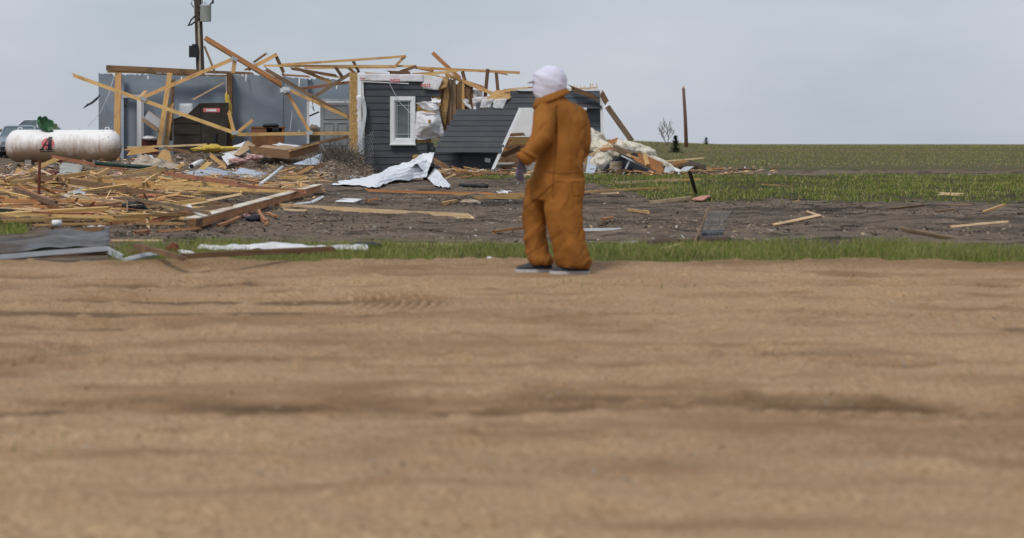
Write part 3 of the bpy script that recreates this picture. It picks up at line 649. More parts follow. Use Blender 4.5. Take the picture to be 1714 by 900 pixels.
# white panel left in the racked opening, brown panel below standing in for shade
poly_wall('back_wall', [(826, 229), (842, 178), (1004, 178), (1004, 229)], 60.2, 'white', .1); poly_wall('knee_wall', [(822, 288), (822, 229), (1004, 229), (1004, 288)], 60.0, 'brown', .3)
# top plates
beam('top_plate', P(178, 113, 58.2), P(338, 121, 58.2), .17, .14, 'brown', parent=house, ends='cs', bow=.004)
beam('top_plate', P(180, 119.5, 58.3), P(262, 122, 58.3), .07, .14, 'yellow', parent=house, ends='cs')
beam('top_plate', P(330, 119.5, 58.3), P(425, 123, 58.3), .09, .14, 'brown', parent=house, ends='ss')
beam('top_plate', P(260, 123.5, 58.35), P(384, 126.5, 58.4), .05, .12, 'pale', parent=house)
beam('top_plate', P(470, 125, 58.1), P(520, 128, 58.2), .06, .12, 'orange', parent=house)
# standing studs at the left
beam('wall_stud', P(195, 268, 57.6), P(198, 122, 57.9), .20, .10, 'pine', parent=house, ends='cc', bow=.003)
beam('wall_stud', P(266.5, 243, 57.2), P(284.5, 122, 57.6), .16, .09, 'pine', parent=house, ends='cc', bow=.003)
beam('wall_stud', P(278, 242, 57.4), P(287, 170, 57.6), .16, .09, 'pine', parent=house, ends='cs', bow=.003)
beam('wall_stud', P(286, 235, 57.9), P(290, 130, 58.0), .10, .09, 'brown', parent=house, ends='cs')

# ------------------------------------------------------------------ roof timbers
tr = empty('broken_roof_truss', P(395, 290, 56.4) * Vector((1, 1, 0)), 'snapped pine roof truss hanging across the open left rooms', 'roof truss')
for i, (a, b, w_, mt, e) in enumerate(((((118, 124), (394, 222.5)), 0, .115, 'yellow', 'sc'), (((236, 164), (391, 98)), 0, .115, 'pine', 'cc'), (((394, 225), (586, 222.5)), 0, .105, 'yellow', 'cc'),
                                       (((480, 153), (519, 221)), 0, .10, 'pine', 'cc'), (((382, 184), (392, 221)), 0, .11, 'pine', 'sc'), (((397, 222), (423, 200.5)), 0, .10, 'pine', 'cc'),
                                       (((393.5, 97), (390, 122)), 0, .13, 'pine', 'cc'), (((484, 150), (586, 197)), 0, .10, 'pine', 'cs'), (((231, 166), (246, 150)), 0, .10, 'pale', 'cs'))):
    (p, q) = a; Yt = 56.4 + .05 * (i % 3)
    beam(('chord' if i in (0, 1, 2, 7) else 'web'), P(*p, Yt), P(*q, Yt), w_, .045, mt, parent=tr, ends=e, seed=i + 60, bow=.004)
for (px, py, rot) in ((240, 165, .4), (393, 222, 0), (518, 222, 0), (392, 98, .4), (479, 152, .2)):
    mb = MB(); mb.box(P(px, py, 56.34), (.20, .004, .12), Matrix.Rotation(rot, 3, 'Y')); mb.build('nail_plate', M['steel'], tr)
ROOF = [
 ((343, 63), (479, 146), .17, .09, 'orange', 56.9, 'thick reddish-brown beam rearing up beside the utility pole', 'cs'),
 ((343.5, 68), (480, 151), .05, .09, 'brown', 56.88, 'dark split lower ply of the rearing beam', 'ss'),
 ((440, 113), (585, 197), .12, .05, 'grey', 56.6, 'grey-brown rafter sloping down to the house corner post', 'sc'),
 ((321, 167.5), (377, 137), .05, .03, 'pale', 58.0, 'thin splintered lath hanging against the left drywall', 'ss'),
 ((342, 77), (361, 124), .07, .04, 'grey', 58.0, 'weathered grey slat leaning just right of the utility pole', 'cs'),
 ((408, 120), (464, 90.5), .12, .05, 'pine', 57.0, 'short pine rafter peaking above the rearing beam', 'sc'),
 ((422, 106), (449, 87), .07, .05, 'brown', 57.3, 'dark brown wedge of wood behind the short pine rafter', 'ss'),
 ((461, 91), (477, 126), .11, .05, 'brown', 57.1, 'dark web timber dropping from the rafter peak', 'cs'),
 ((471, 108), (677, 94), .075, .05, 'pine', 56.2, 'highest long roof chord slanting up against the sky', 'cc'),
 ((440, 109.5), (697, 110.5), .07, .05, 'yellow', 56.3, 'long level roof chord just under the highest one', 'sc'),
 ((508, 114), (664, 112.5), .06, .05, 'pine', 56.7, 'lower twin of the long level roof chord', 'ss'),
 ((484, 114), (567, 127), .085, .05, 'brown', 57.1, 'brown chord sagging over the back rooms', 'ss'),
 ((488, 110), (560, 140), .10, .05, 'pine', 57.2, 'pine chord sagging behind the corner post', 'ss'),
 ((535, 124), (571, 129.5), .06, .05, 'pale', 57.4, 'short pale scrap lodged under the sagging chords', 'ss'),
 ((560, 110), (574, 130), .10, .05, 'brown', 56.5, 'dark web timber leaning left of the corner post top', 'cc'),
 ((590, 100), (601, 121), .09, .05, 'brown', 56.4, 'dark web timber above the corner post', 'cc'),
 ((583, 113), (594, 122), .09, .05, 'brown', 56.1, 'stubby web timber touching the corner post top', 'cc'),
 ((499, 149), (587, 137), .09, .05, 'red', 56.8, 'reddish joist running level behind the corner post', 'ss'),
 ((528, 160), (588, 122), .11, .05, 'grey', 56.25, 'grey brace rising to the corner post top', 'cc'),
 ((663, 109), (679, 93), .09, .05, 'pine', 56.25, 'short strut holding the right end of the highest chord', 'cc'),
 ((695, 113), (870, 121.5), .085, .05, 'pine', 55.9, 'long chord jutting right toward the hooded person', 'cc'),
 ((724, 88), (770, 131), .12, .06, 'orange', 56.3, 'orange-brown rafter sticking up above the window', 'cc'),
 ((774, 119), (788, 172), .11, .05, 'brown', 55.7, 'brown web timber hanging over the torn wall', 'cc'),
 ((816.5, 115), (812, 164), .11, .05, 'brown', 55.6, 'left of two upright brown posts above the racked wall', 'cc'),
 ((830.5, 121), (833.5, 152), .10, .05, 'brown', 55.7, 'right of two upright brown posts above the racked wall', 'cc'),
 ((742, 122), (826, 157), .11, .05, 'pine', 55.5, 'pine rafter sloping down onto the racked wall', 'sc'),
 ((780, 136), (812, 146), .06, .04, 'orange', 55.8, 'thin orange strip behind the sloping pine rafter', 'ss'),
 ((680, 129), (766, 118), .075, .05, 'yellow', 55.3, 'pale yellow stick lying over the house wrap strip', 'ss'),
 ((690, 124), (756, 120), .07, .05, 'pine', 55.6, 'pine stick behind the pale yellow one', 'ss'),
 ((646, 121.5), (690, 122.5), .13, .08, 'brown', 55.4, 'short dark plank on the wall top over the window', 'ss'),
 ((670, 120), (697, 110.5), .10, .05, 'brown', 55.8, 'dark brace standing on the wall top over the window', 'cc'),
 ((697, 113), (727, 119), .08, .05, 'orange', 56.1, 'orange scrap between the roof chords above the window', 'ss'),
 ((610, 122), (650, 124.5), .05, .08, 'orange', 55.2, 'thin orange batten along the house wrap top', 'ss'),
 ((832, 121.5), (851, 125), .04, .04, 'orange', 55.9, 'small splinter under the jutting chord tip', 'ss'),
 ((949, 144.5), (1006, 167), .14, .08, 'brown', 54.7, 'dark broken eave beam on the right wall behind the person', 'ss'),
 ((1005, 153), (1017, 174), .16, .10, 'brown', 54.6, 'stub of dark timber at the right wall top corner', 'ss'),
 ((1016.5, 178), (1062, 242), .16, .09, 'grey', 54.5, 'long weathered timber sliding off the right wall corner', 'cs'),
]
for i, (p, q, w_, t_, mt, Yr, lb, e) in enumerate(ROOF):
    beam('roof_timber', P(*p, Yr), P(*q, Yr + .05), w_, t_, mt, lb, 'timber', 'broken roof timbers on the house', ends=e, seed=100 + i, bow=.006)
lump('roof_paper_wad', P(478, 151, 56.25), (.16, .1, .12), .5, 'lightgrey', 'wad of torn grey paper caught on the truss joint', 'debris', seed=3, sub=3, freq=8)
mb = MB(); mb.tube([P(524, 160, 56.3), P(523, 172, 56.3), P(526, 186, 56.3), P(522, 178, 56.25)], .012, 5); tag(mb.build('dangling_wire', M['black'], None), 'black wire dangling from the rafter before the back door', 'wire')
mb = MB(); mb.tube([P(192, 125, 56.9), P(181, 160, 56.9), P(168, 188, 56.9), P(147, 212, 57.5)], .009, 5); tag(mb.build('hanging_cord', M['white'], None), 'thin pale cord trailing from the left stud to the tank', 'wire')
mb = MB(); pts = [P(139.5, 181, 57), P(147, 175, 57), P(153, 172.5, 57), P(162, 165, 57.3), P(168, 158, 58.5)]; mb.tube(pts, [.012, .04, .035, .04, .012], 6); tag(mb.build('bent_strip', M['black'], None), 'black bent strip sticking out from the left wall edge', 'debris')
mb = MB(); mb.tube([P(651, 138, 54.8), P(660, 155, 54.78), P(668, 170, 54.75), P(690, 192, 54.7), P(713, 204, 54.5)], .010, 5); tag(mb.build('hanging_cord', M['lightgrey'], None), 'thin grey cable drooping across the window', 'wire')
mb = MB(); mb.tube([P(486, 168, 56.6), P(489, 190, 56.6), P(485, 219, 56.6)], .008, 5); tag(mb.build('hanging_cord', M['white'], None), 'thin pale string hanging in the middle room', 'wire')

# ------------------------------------------------------------------ furniture inside
so = empty('upturned_sofa', P(337, 290, 57.3) * Vector((1, 1, 0)), 'upturned dark brown sofa showing its underside, red tag on it', 'sofa')
Ys = 57.0
mb = MB(); mb.prism([P(290, 273, Ys), P(290, 199, Ys), P(314, 191, Ys), P(334, 172.5, Ys), P(382, 171.5, Ys), P(378, 273, Ys)], (0, .75, 0)); mb.build('underside', M['darkbrown'], so)
for (a, b) in (((292, 205), (333, 205)), ((292, 224), (333, 224)), ((334, 175), (336, 240)), ((290, 200), (314, 191))): beam('seam', P(*a, Ys - .01), P(*b, Ys - .01), .03, .03, 'darkbrown', parent=so, ends='cc', bow=0)
tg = pbox('care_label', 340, 368, 180.5, 187.5, Ys - .006, .004, 'redprint', so); pbox('label_print', 345, 362, 182, 186, Ys - .009, .002, 'white', tg)
beam('leg', P(359, 250, Ys - .03), P(361, 222, Ys - .03), .07, .05, 'black', parent=so, ends='cc', bow=0)
sheet('sofa_cushion', [P(300, 173, 57.9), P(322, 173, 57.9), P(326, 200, 57.8), P(298, 200, 57.8)], 6, 6, .02, 'lightgrey', 'pale grey board standing behind the upturned sofa', 'board', thick=.03, seed=5)
lump('insulation_strip', P(384, 195, 57.3), (.10, .12, .75), .35, 'yellowfoam', 'mouldy yellow insulation strip squeezed beside the sofa', 'insulation', seed=7, rot=-.12)
cb = empty('cardboard_box', P(258, 210, 57.9), 'crushed grey carton tilted in the dark left room', 'box')
R_ = Matrix.Rotation(.62, 3, 'Y'); c = P(257, 203, 57.7)
mb = MB(); mb.box(c, (.62, .4, .40), R_); mb.build('carton', M['cardboard'], cb); mb = MB(); mb.box(c + R_ @ Vector((0, -.21, .06)), (.60, .02, .26), R_); mb.build('flap', M['lightgrey'], cb)
mb = MB(); mb.prism([P(237, 272, 57.8), P(237, 232, 57.8), P(262, 232, 57.8), P(264, 272, 57.8)], (0, .5, 0)); tag(mb.build('storage_bin', M['maroon'], None), 'maroon storage bin low in the left room', 'bin')
lump('crumpled_cloth', P(253, 231, 57.8), (.28, .18, .07), .5, 'wrap', 'white crumpled cloth on top of the maroon bin', 'cloth', seed=4, sub=3)
ca = empty('wooden_cabinet', P(449, 290, 57.2) * Vector((1, 1, 0)), 'brown wooden desk cabinet against the grey middle wall', 'cabinet')
def cbox(nm, x0, x1, a_, b_, yo, th, mt): return pbox(nm, x0, x1, a_, b_, yo, th, mt, ca)
cbox('side_panel', 421, 446, 214, 273, 57.0, .5, 'cabinet'); cbox('top', 420, 477, 211.5, 214, 56.98, .55, 'cabinet'); cbox('side_panel', 472, 475, 214, 273, 57.0, .5, 'cabinet')
cbox('back_panel', 446, 472, 214, 273, 57.45, .04, 'darkbrown'); cbox('shelf', 446, 472, 226, 228, 57.03, .42, 'cabinet'); cbox('drawer_front', 446, 472, 228, 273, 57.02, .03, 'cabinet')
lump('dark_bag', P(454, 210, 57.1), (.28, .2, .07), .4, 'black', 'black bag slumped on top of the wooden cabinet', 'bag', seed=6, sub=3)
lump('blue_cloth', P(462, 217, 56.96), (.12, .06, .09), .5, 'navy', 'dark navy cloth hanging over the cabinet edge', 'cloth', seed=9, sub=3)
bd = beam('window_bar', P(516, 195, 58.4), P(536, 186, 58.4), .05, .04, 'black', 'black bar lying across the open back doorway', 'bar')
lump('debris_heap', P(526, 224, 59.5), (.35, .3, .3), .4, 'chip1', 'heap of rubble outside the open back doorway', 'debris', seed=10, sub=3)

# ------------------------------------------------------------------ rubble mound in front of the open rooms
def mound_h(x, y):
    r = x / y                                           # = (px-595)/F
    px = r * F + CX
    prof = np.interp(px, [-60, 60, 190, 215, 300, 420, 500, 560, 600, 625], [.10, .22, .34, .42, .55, .55, .55, .62, .55, .0])
    up = np.interp(y, [44, 49, 52, 54.0, 55.5, 57.5], [.0, .03, .26, .72, 1.0, .85])
    bush = .36 * np.exp(-((px - 560) / 38) ** 2 - ((y - 52.2) / 1.6) ** 2)
    return (prof * up + bush) * (.8 + .45 * fbm(x * 1.3, y * 1.3, 71)) + .10 * (fbm(x * 4, y * 4, 72) - .5) * (prof * up > .02)
xs = np.arange(-12.5, 1.3, .07); ys = np.arange(44, 57.6, .09); X, Y, Q = grid(xs, ys)
Z = terrain(X, Y) + mound_h(X, Y) - .03
mo = raw_mesh('rubble_mound', np.stack([X, Y, Z], -1).reshape(-1, 3), Q, mats=[pm('trampled_mulch', (.20, .155, .115), (.075, .056, .043), 9, rough=.95, bmp=.8, vary=0, dirt=(.29, .23, .17), dirt_scale=4)], smooth=True)
tag(mo, 'low mound of shredded rubble in front of the open rooms', 'debris', kind='stuff')
def surf(x, y): return terrain(x, y) + np.where((x > -12.5) & (x < 1.2) & (y > 44), np.maximum(mound_h(x, y) - .03, 0), 0)
def pile(n, px0, px1, y0, y1, up=.10, dens=None):
    px = NR.uniform(px0, px1, n); y = NR.uniform(y0, y1, n); x = (px - CX) / F * y
    if dens is not None: k = NR.random(n) < dens(px, y); x, y = x[k], y[k]
    return np.stack([x, y, surf(x, y) + NR.uniform(.0, 1, len(x)) ** 2 * up], -1)
chips('shredded_debris', np.concatenate([pile(15000, 195, 622, 46, 57, .10), pile(2500, 500, 625, 50, 55, .22), pile(5000, -30, 205, 42, 56, .10)]), ['chip1', 'chip2', 'chip1', 'chip2', 'chip1', 'grey', 'chip2', 'mud', 'grey', 'chip1', 'chip1', 'grey', 'chip2', 'chip3', 'chip1', 'grey'], 'shredded wood and straw covering the mound before the open rooms', smin=.02, smax=.11, aspect=10)
chips('wood_shreds', np.concatenate([pile(16000, -20, 345, 22, 47, .07), pile(4000, 250, 545, 25, 46, .05, lambda px, y: fbm(px * .05, y, 5) > .45)]), ['chip1', 'chip2', 'chip2', 'mud', 'mud', 'pine', 'brown', 'grey'], 'wood shreds littering the ground among the fallen boards', smin=.015, smax=.10, aspect=9)
chips('long_splinters', np.concatenate([pile(1500, -30, 330, 23, 47, .18), pile(700, 150, 545, 36, 52, .14)]), ['pine', 'yellow', 'pale', 'orange', 'brown', 'yellow', 'grey'], 'fine tangle of yellow splinters through the left lumber pile', smin=.15, smax=.75, aspect=26, flat=.25)
chips('scattered_rubble', np.concatenate([pile(900, -30, 215, 44, 56, .14), pile(700, 200, 560, 47, 55.5, .12)]), ['pine', 'chip3', 'brown', 'grey', 'pink', 'pale', 'chip2', 'mud', 'mud', 'brown', 'orange', 'chip1', 'brown'], 'mixed scraps of wood, paper and cloth over the rubble', smin=.05, smax=.32, aspect=8)
chips('wall_foot_litter', np.concatenate([pile(700, 735, 900, 50.5, 54.6, .18), pile(600, 975, 1170, 51.3, 58, .16), pile(500, 1060, 1300, 50, 64, .15)]), ['pale', 'pine', 'orange', 'chip2', 'brown', 'brown', 'chip2', 'chip1', 'chip3', 'chip2', 'chip1', 'chip2'], 'litter of coloured splinters along the foot of the right wall', smin=.04, smax=.26)
chips('mud_litter', np.concatenate([pile(2200, 300, 1300, 19, 45, .02), pile(250, 1080, 1300, 19, 24, .06), pile(500, 200, 1714, 19, 70, .02)]), ['chip2', 'pale', 'chip1', 'chip2', 'grey', 'chip3'], 'small splinters scattered over the bare mud', smin=.02, smax=.08, aspect=10)
# clods in the mud and pebbles on the road
n = 42000; px = NR.uniform(-40, 1760, n); y = NR.uniform(18.4, 48, n); x = (px - CX) / F * y; k_ = NR.random(n) < np.clip(fbm(x * .5, y * .8, 55) * 4 - 1.7, .04, 1) * (1 - .85 * lawn_mask(x, y)); x, y = x[k_], y[k_]
chips('mud_clods', np.stack([x, y, terrain(x, y)], -1), ['mud', 'chip2', 'mud', 'mud', 'chip1'], 'dark clods of churned mud on the bare lot', 'mud', .012, .075, 2.4, .9)
n = 2600; y = NR.uniform(4.6, 15.9, n); x = (NR.uniform(-60, 1780, n) - CX) / F * y
chips('road_pebbles', np.stack([x, y, np.full(n, .012)], -1), ['road', 'road', 'conduit'], 'small stones and clods on the dirt road', 'stones', .006, .026, 1.8, .9)
# twigs of the uprooted bush by the corner
mb = MB()
for i in range(420):
    px = RNG.gauss(566, 24); Yt = RNG.uniform(51.3, 54.2); x = (px - CX) / F * Yt; z = float(surf(np.array([x]), np.array([Yt]))[0])
    p = Vector((x, Yt, z)); d = Vector((RNG.uniform(-1, 1), RNG.uniform(-.6, .6), RNG.uniform(.1, 1))).normalized(); L = RNG.uniform(.25, .7)
    q = p + d * L * .5 + Vector((RNG.uniform(-.05, .05), 0, .02)); mb.tube([p, q, p + d * L + Vector((0, 0, -.1 * L))], [.010, .007, .003], 3, False)
tag(mb.build('tangled_twigs', M['twig']), 'tangle of grey twigs heaped at the house corner', 'twigs', kind='stuff')

# torn chicken wire on the corner post
mb = MB(); st = .085
for i in range(-8, 20):
    for s_ in (1, -1):
        pts = []
        for j in range(16):
            u = i * st + s_ * j * st * .5; v = j * st
            if -.02 <= u <= 1.0:
                q = P(572, 292, 54.6) + Vector((u, -.25 * math.sin(u * 3) - .2 * (1 - u), v * (.45 + .55 * u) + .1))
                pts.append(q)
        if len(pts) > 2: mb.tube(pts, .006, 3, False)
tag(mb.build('chicken_wire', M['steel']), 'torn chicken wire netting hanging at the house corner post', 'netting')
beam('charred_post', P(612, 286, 54.5), P(612.5, 222, 54.55), .10, .08, 'black', 'short charred black post by the house corner', 'post', bow=.04)

# ------------------------------------------------------------------ lumber lying on the ground: (x1,y1, x2,y2, face, mat, height, label)
def ground_board(x1, y1, x2, y2, w_, mat, h, label, h2=None, t_=.04, ends='ss', group='fallen boards on the ground', name='fallen_board', cat='board', seed=None, roll=0):
    def GG(px, py, hh):
        g = G(px, py, hh)
        for _ in range(3): g = G(px, py, hh + float(surf(np.array([g.x]), np.array([g.y]))[0]) + .012)
        return g
    return beam(name, GG(x1, y1, h), GG(x2, y2, h if h2 is None else h2), w_, t_, mat, label, cat, group, ends=ends, bow=.014, seed=seed, roll=roll)
LOW = [
 (0, 359, 205, 363.5, .075, 'yellow', .16, 'long yellow board low in the left pile, nearest but two'),
 (0, 370.5, 205, 361.5, .085, 'yellow', .12, 'wide yellow plank slanting up right in the front of the left pile'),
 (53, 377, 190, 374, .055, 'pine', .05, 'pine board at the very front of the left pile above the metal sheet'),
 (0, 379, 52, 382, .05, 'grey', .04, 'short grey board at the lower left front of the pile'),
 (0, 344.5, 102, 345.5, .08, 'orange', .22, 'orange board entering the left edge below the rusty stake'),
 (66, 352, 202, 339.5, .07, 'red', .2, 'reddish board slanting up right through the left pile'),
 (145, 345, 194, 356, .04, 'pale', .2, 'thin pale stick crossing under the reddish board'),
 (0, 336, 66, 337.5, .10, 'orange', .28, 'thick orange plank at the left edge behind the stake'),
 (25, 316, 95, 341, .11, 'brown', .34, 'brown plank sloping down right past the rusty stake'),
 (30, 307, 92, 335, .05, 'orange', .36, 'narrow orange lath sloping beside the brown plank'),
 (0, 329.5, 48, 333, .07, 'pine', .30, 'pine board end poking in at the left edge'),
 (26, 313, 112, 321, .055, 'orange', .32, 'orange board lying level behind the rusty stake'),
 (49, 293, 392, 347.5, .14, 'brown', .40, 'very long dark brown beam crossing the whole left pile'),
 (8, 303, 30, 294.5, .09, 'pine', .40, 'short pine block near the left edge under the tank'),
 (14, 305.5, 58, 299, .085, 'yellow', .38, 'yellow board under the splintered strand board'),
 (90, 297, 181, 283, .09, 'yellow', .45, 'yellow stick rising right below the grey-green panels'),
 (112, 302, 206, 294, .08, 'yellow', .40, 'yellow stick just below the one under the panels'),
 (161, 295.5, 183, 284, .11, 'yellow', .5, 'short yellow block end standing up behind the white shard'),
 (104, 300, 262, 307, .085, 'pine', .38, 'pine board running level behind the very long beam'),
 (190, 304.5, 402, 308, .075, 'yellow', .30, 'upper of two long level yellow boards in the pile middle'),
 (192, 308, 404, 318.5, .085, 'yellow', .26, 'lower of two long yellow boards in the pile middle'),
 (208, 289, 263, 279, .085, 'yellow', .52, 'upper pale yellow stick right of the dark green pipe'),
 (220, 292, 277, 284, .085, 'yellow', .48, 'lower pale yellow stick right of the dark green pipe'),
 (188, 297.5, 262, 290, .075, 'pale', .46, 'pale board slanting under the two yellow sticks'),
 (240, 309, 269, 290, .10, 'yellow', .36, 'pine stud propped steeply over the two long yellow boards'),
 (276, 290, 402, 307.5, .10, 'red', .44, 'reddish joist sloping right before the light blue panel'),
 (391, 307, 511, 320, .09, 'red', .24, 'reddish joist end near the white-topped beam'),
 (320, 325.5, 368, 319.5, .07, 'yellow', .20, 'short yellow stick left of the long beam end'),
 (366, 320, 392, 308, .07, 'yellow', .24, 'yellow stick meeting the reddish joist'),
 (380, 317.5, 490, 321, .07, 'yellow', .18, 'yellow board behind the white-topped beam'),
 (190, 331, 352, 357.5, .075, 'grey', .24, 'grey-brown board running parallel below the very long beam'),
 (188, 363.5, 332, 357, .085, 'pine', .15, 'pine plank left of the white-topped beam end'),
 (182, 372.5, 272, 369.5, .06, 'orange', .09, 'orange lath in the front centre of the pile'),
 (226, 374.5, 311, 374, .06, 'pine', .08, 'pine lath touching the white-topped beam end'),
 (262, 387.5, 336, 381, .05, 'orange', .04, 'orange lath lying alone in front of the pile'),
 (225, 389, 251, 386, .07, 'orange', .04, 'stub of orange wood in the mud before the pile'),
 (365, 377.5, 402, 362.5, .07, 'orange', .08, 'splintered orange board leaning on the white-topped beam'),
 (188, 402, 272, 402, .03, 'pale', .03, 'thin pale lath lying in the mud behind the grass'),
 (464, 296, 512, 296, .07, 'yellow', .22, 'short yellow board beside the white pipe'),
 (478, 301, 495, 304.5, .08, 'brown', .2, 'short brown block behind the white-topped beam tip'),
 (433, 353, 446, 372, .12, 'orange', .05, 'short orange plank tipped toward the road in the mud'),
 (446, 356, 463, 362, .06, 'orange', .04, 'small orange stub beside the tipped plank'),
 (474, 350, 516, 352, .05, 'pale', .03, 'pale lath right of the white-topped beam'),
 (612, 318, 829, 324, .075, 'orange', .04, 'long orange lath on the mud below the white sheet metal'),
 (752, 325.5, 884, 325, .08, 'pine', .04, 'upper of two yellow laths left of the person'),
 (791, 330.5, 884, 329.5, .09, 'yellow', .04, 'lower of two yellow laths left of the person'),
 (739, 341.5, 765, 336, .10, 'pine', .05, 'short pine block alone on the mud'),
 (455, 342.5, 793, 361.5, .13, 'pale', .05, 'long weathered plank lying across the middle of the mud'),
 (824, 388, 886, 380, .06, 'orange', .03, 'brown lath on the mud beside the person'),
 (622, 409.5, 778, 411.5, .075, 'pale', .03, 'pale plank lying just behind the grass strip'),
 (612, 336, 634, 332.5, .05, 'orange', .03, 'small orange splinter right of the white papers'),
 (1028, 306.5, 1142, 302, .07, 'pale', .06, 'long pale board on the lawn right of the person'),
 (978, 321, 1122, 314, .05, 'pine', .05, 'thin pine lath on the lawn edge right of the person'),
 (985, 324, 1035, 322.5, .04, 'pale', .04, 'thin whitish lath below the one on the lawn edge'),
 (1086, 338.5, 1157, 330, .075, 'pale', .05, 'pale plank lying toward the black post'),
 (1053, 351, 1085, 355, .07, 'pine', .04, 'curved piece of bark wood on the right mud'),
 (1008, 367, 1026, 364, .06, 'orange', .05, 'orange splinter standing out of the right mud'),
 (1115, 417, 1141, 408, .055, 'pale', .04, 'pale split log end at the right edge of the grass'),
 (1120, 404, 1165, 400, .05, 'grey', .06, 'grey stick in the dark clump at far right'),
 (1095, 301, 1175, 300, .07, 'pine', .06, 'pine board at the foot of the collapsed insulation'),
 (1150, 287, 1215, 282, .06, 'pale', .10, 'pale board lying behind the black post'),
 (225, 411, 312, 434, .075, 'brown', .22, 'blurred brown board slanting down to the road edge'),
 (305, 429, 562, 416, .085, 'brown', .24, 'long blurred brown plank lying on the grass by the road'),
]
for i, (x1, y1, x2, y2, w_, mt, h, lb) in enumerate(LOW): ground_board(x1, y1, x2, y2, w_ * interp([(295, .9), (320, .70), (345, .52), (380, .45), (410, .55)], (y1 + y2) / 2), mt, h * .7, lb, seed=300 + i, h2=(.03 if w_ == .14 else None))
# boards propped high on the rubble
HIGH = [
 ((44, 289), (98, 264.5), .12, 'yellow', 52.0, 'yellow stud rising right against the tank'),
 ((84, 261.5), (217, 286), .10, 'red', 52.4, 'reddish stud sloping down right before the tank'),
 ((205, 255.5), (268, 247), .20, 'pine', 54.0, 'thick pine header lying before the left doorway'),
 ((212, 246.5), (348, 241.5), .06, 'pale', 55.2, 'pale strip across the foot of the upturned sofa'),
 ((274, 247.5), (324, 256), .11, 'brown', 54.4, 'dark board wedged behind the strand board scrap'),
 ((325, 294), (354, 268), .13, 'yellow', 50.5, 'yellow stud leaning over the light blue panel'),
 ((349, 257), (380, 281), .11, 'pine', 52.0, 'pine board tipped over the rubble by the drywall scrap'),
 ((278, 291), (310, 273), .09, 'pine', 50.6, 'pine board poking from the canvas bundle'),
 ((473, 293.5), (544, 274.5), .10, 'brown', 50.5, 'brown board sloping up behind the white pipe'),
 ((500, 291), (524, 277), .10, 'pine', 50.4, 'pine board scrap left of the twig tangle'),
 ((505, 245), (586, 228), .10, 'brown', 55.2, 'brown board sloping up to the corner post foot'),
 ((838, 248), (890, 258), .10, 'orange', 56.2, 'orange timber slanting under the thick yellow beam'),
 ((828, 272), (870, 254), .09, 'pale', 55.9, 'pale lath leaning in the racked opening'),
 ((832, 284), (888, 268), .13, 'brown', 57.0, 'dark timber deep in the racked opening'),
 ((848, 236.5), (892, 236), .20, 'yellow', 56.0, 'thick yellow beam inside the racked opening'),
 ((838, 262), (876, 245), .15, 'brown', 55.6, 'brown timber heaped in the racked opening'),  # brown boards in this opening also stand in for its dark shade
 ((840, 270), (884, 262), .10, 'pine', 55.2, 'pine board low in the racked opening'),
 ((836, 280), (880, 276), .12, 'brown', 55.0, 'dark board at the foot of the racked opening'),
 ((850, 226), (880, 224), .10, 'brown', 56.6, 'brown box edge above the thick yellow beam'),
 ((745, 288), (880, 290.5), .11, 'orange', 54.0, 'orange plank along the foot of the racked wall'),
 ((722, 266), (756, 285), .16, 'brown', 53.8, 'brown timber leaning at the wall behind the white metal'),
 ((1020, 244), (1062, 261), .17, 'grey', 53.0, 'short grey-brown timber on top of the insulation'),
 ((1055, 262), (1116, 291), .10, 'orange', 52.0, 'orange stud along the edge of the black felt panel'),
 ((1064, 258), (1114, 281), .20, 'orange', 52.5, 'wide orange board above the black felt panel'),
 ((1078, 254), (1084, 278), .12, 'yellow', 51.9, 'short yellow stud upright on the collapsed heap'),
 ((1005, 244), (1040, 231), .12, 'orange', 54.4, 'splintered orange board above the grey slab'),
 ((985, 262), (1022, 240), .09, 'pale', 54.0, 'pale splintered lath beside the person over the insulation'),
 ((1000, 252), (1034, 246), .08, 'orange', 53.6, 'orange lath lying on the slumped insulation'),
 ((1048, 258), (1098, 276), .06, 'pale', 52.6, 'pale lath along the insulation strip'),
 ((1012, 292), (1052, 284), .08, 'brown', 51.9, 'dark lath on the ground before the tub'),
 ((1120, 276), (1152, 268), .08, 'orange', 54.5, 'orange stick right of the insulation heap'),
 ((1124, 282), (1145, 272), .08, 'brown', 54.2, 'brown stick right of the insulation heap'),
 ((1105, 270), (1180, 264), .05, 'pale', 62.0, 'thin pale lath on the ground beyond the heap'),
]
for i, (p, q, w_, mt, Yr, lb) in enumerate(HIGH): beam('propped_board', P(*p, Yr), P(*q, Yr - .15), w_, .06, mt, lb, 'board', 'boards propped on the rubble', seed=500 + i, bow=.01)
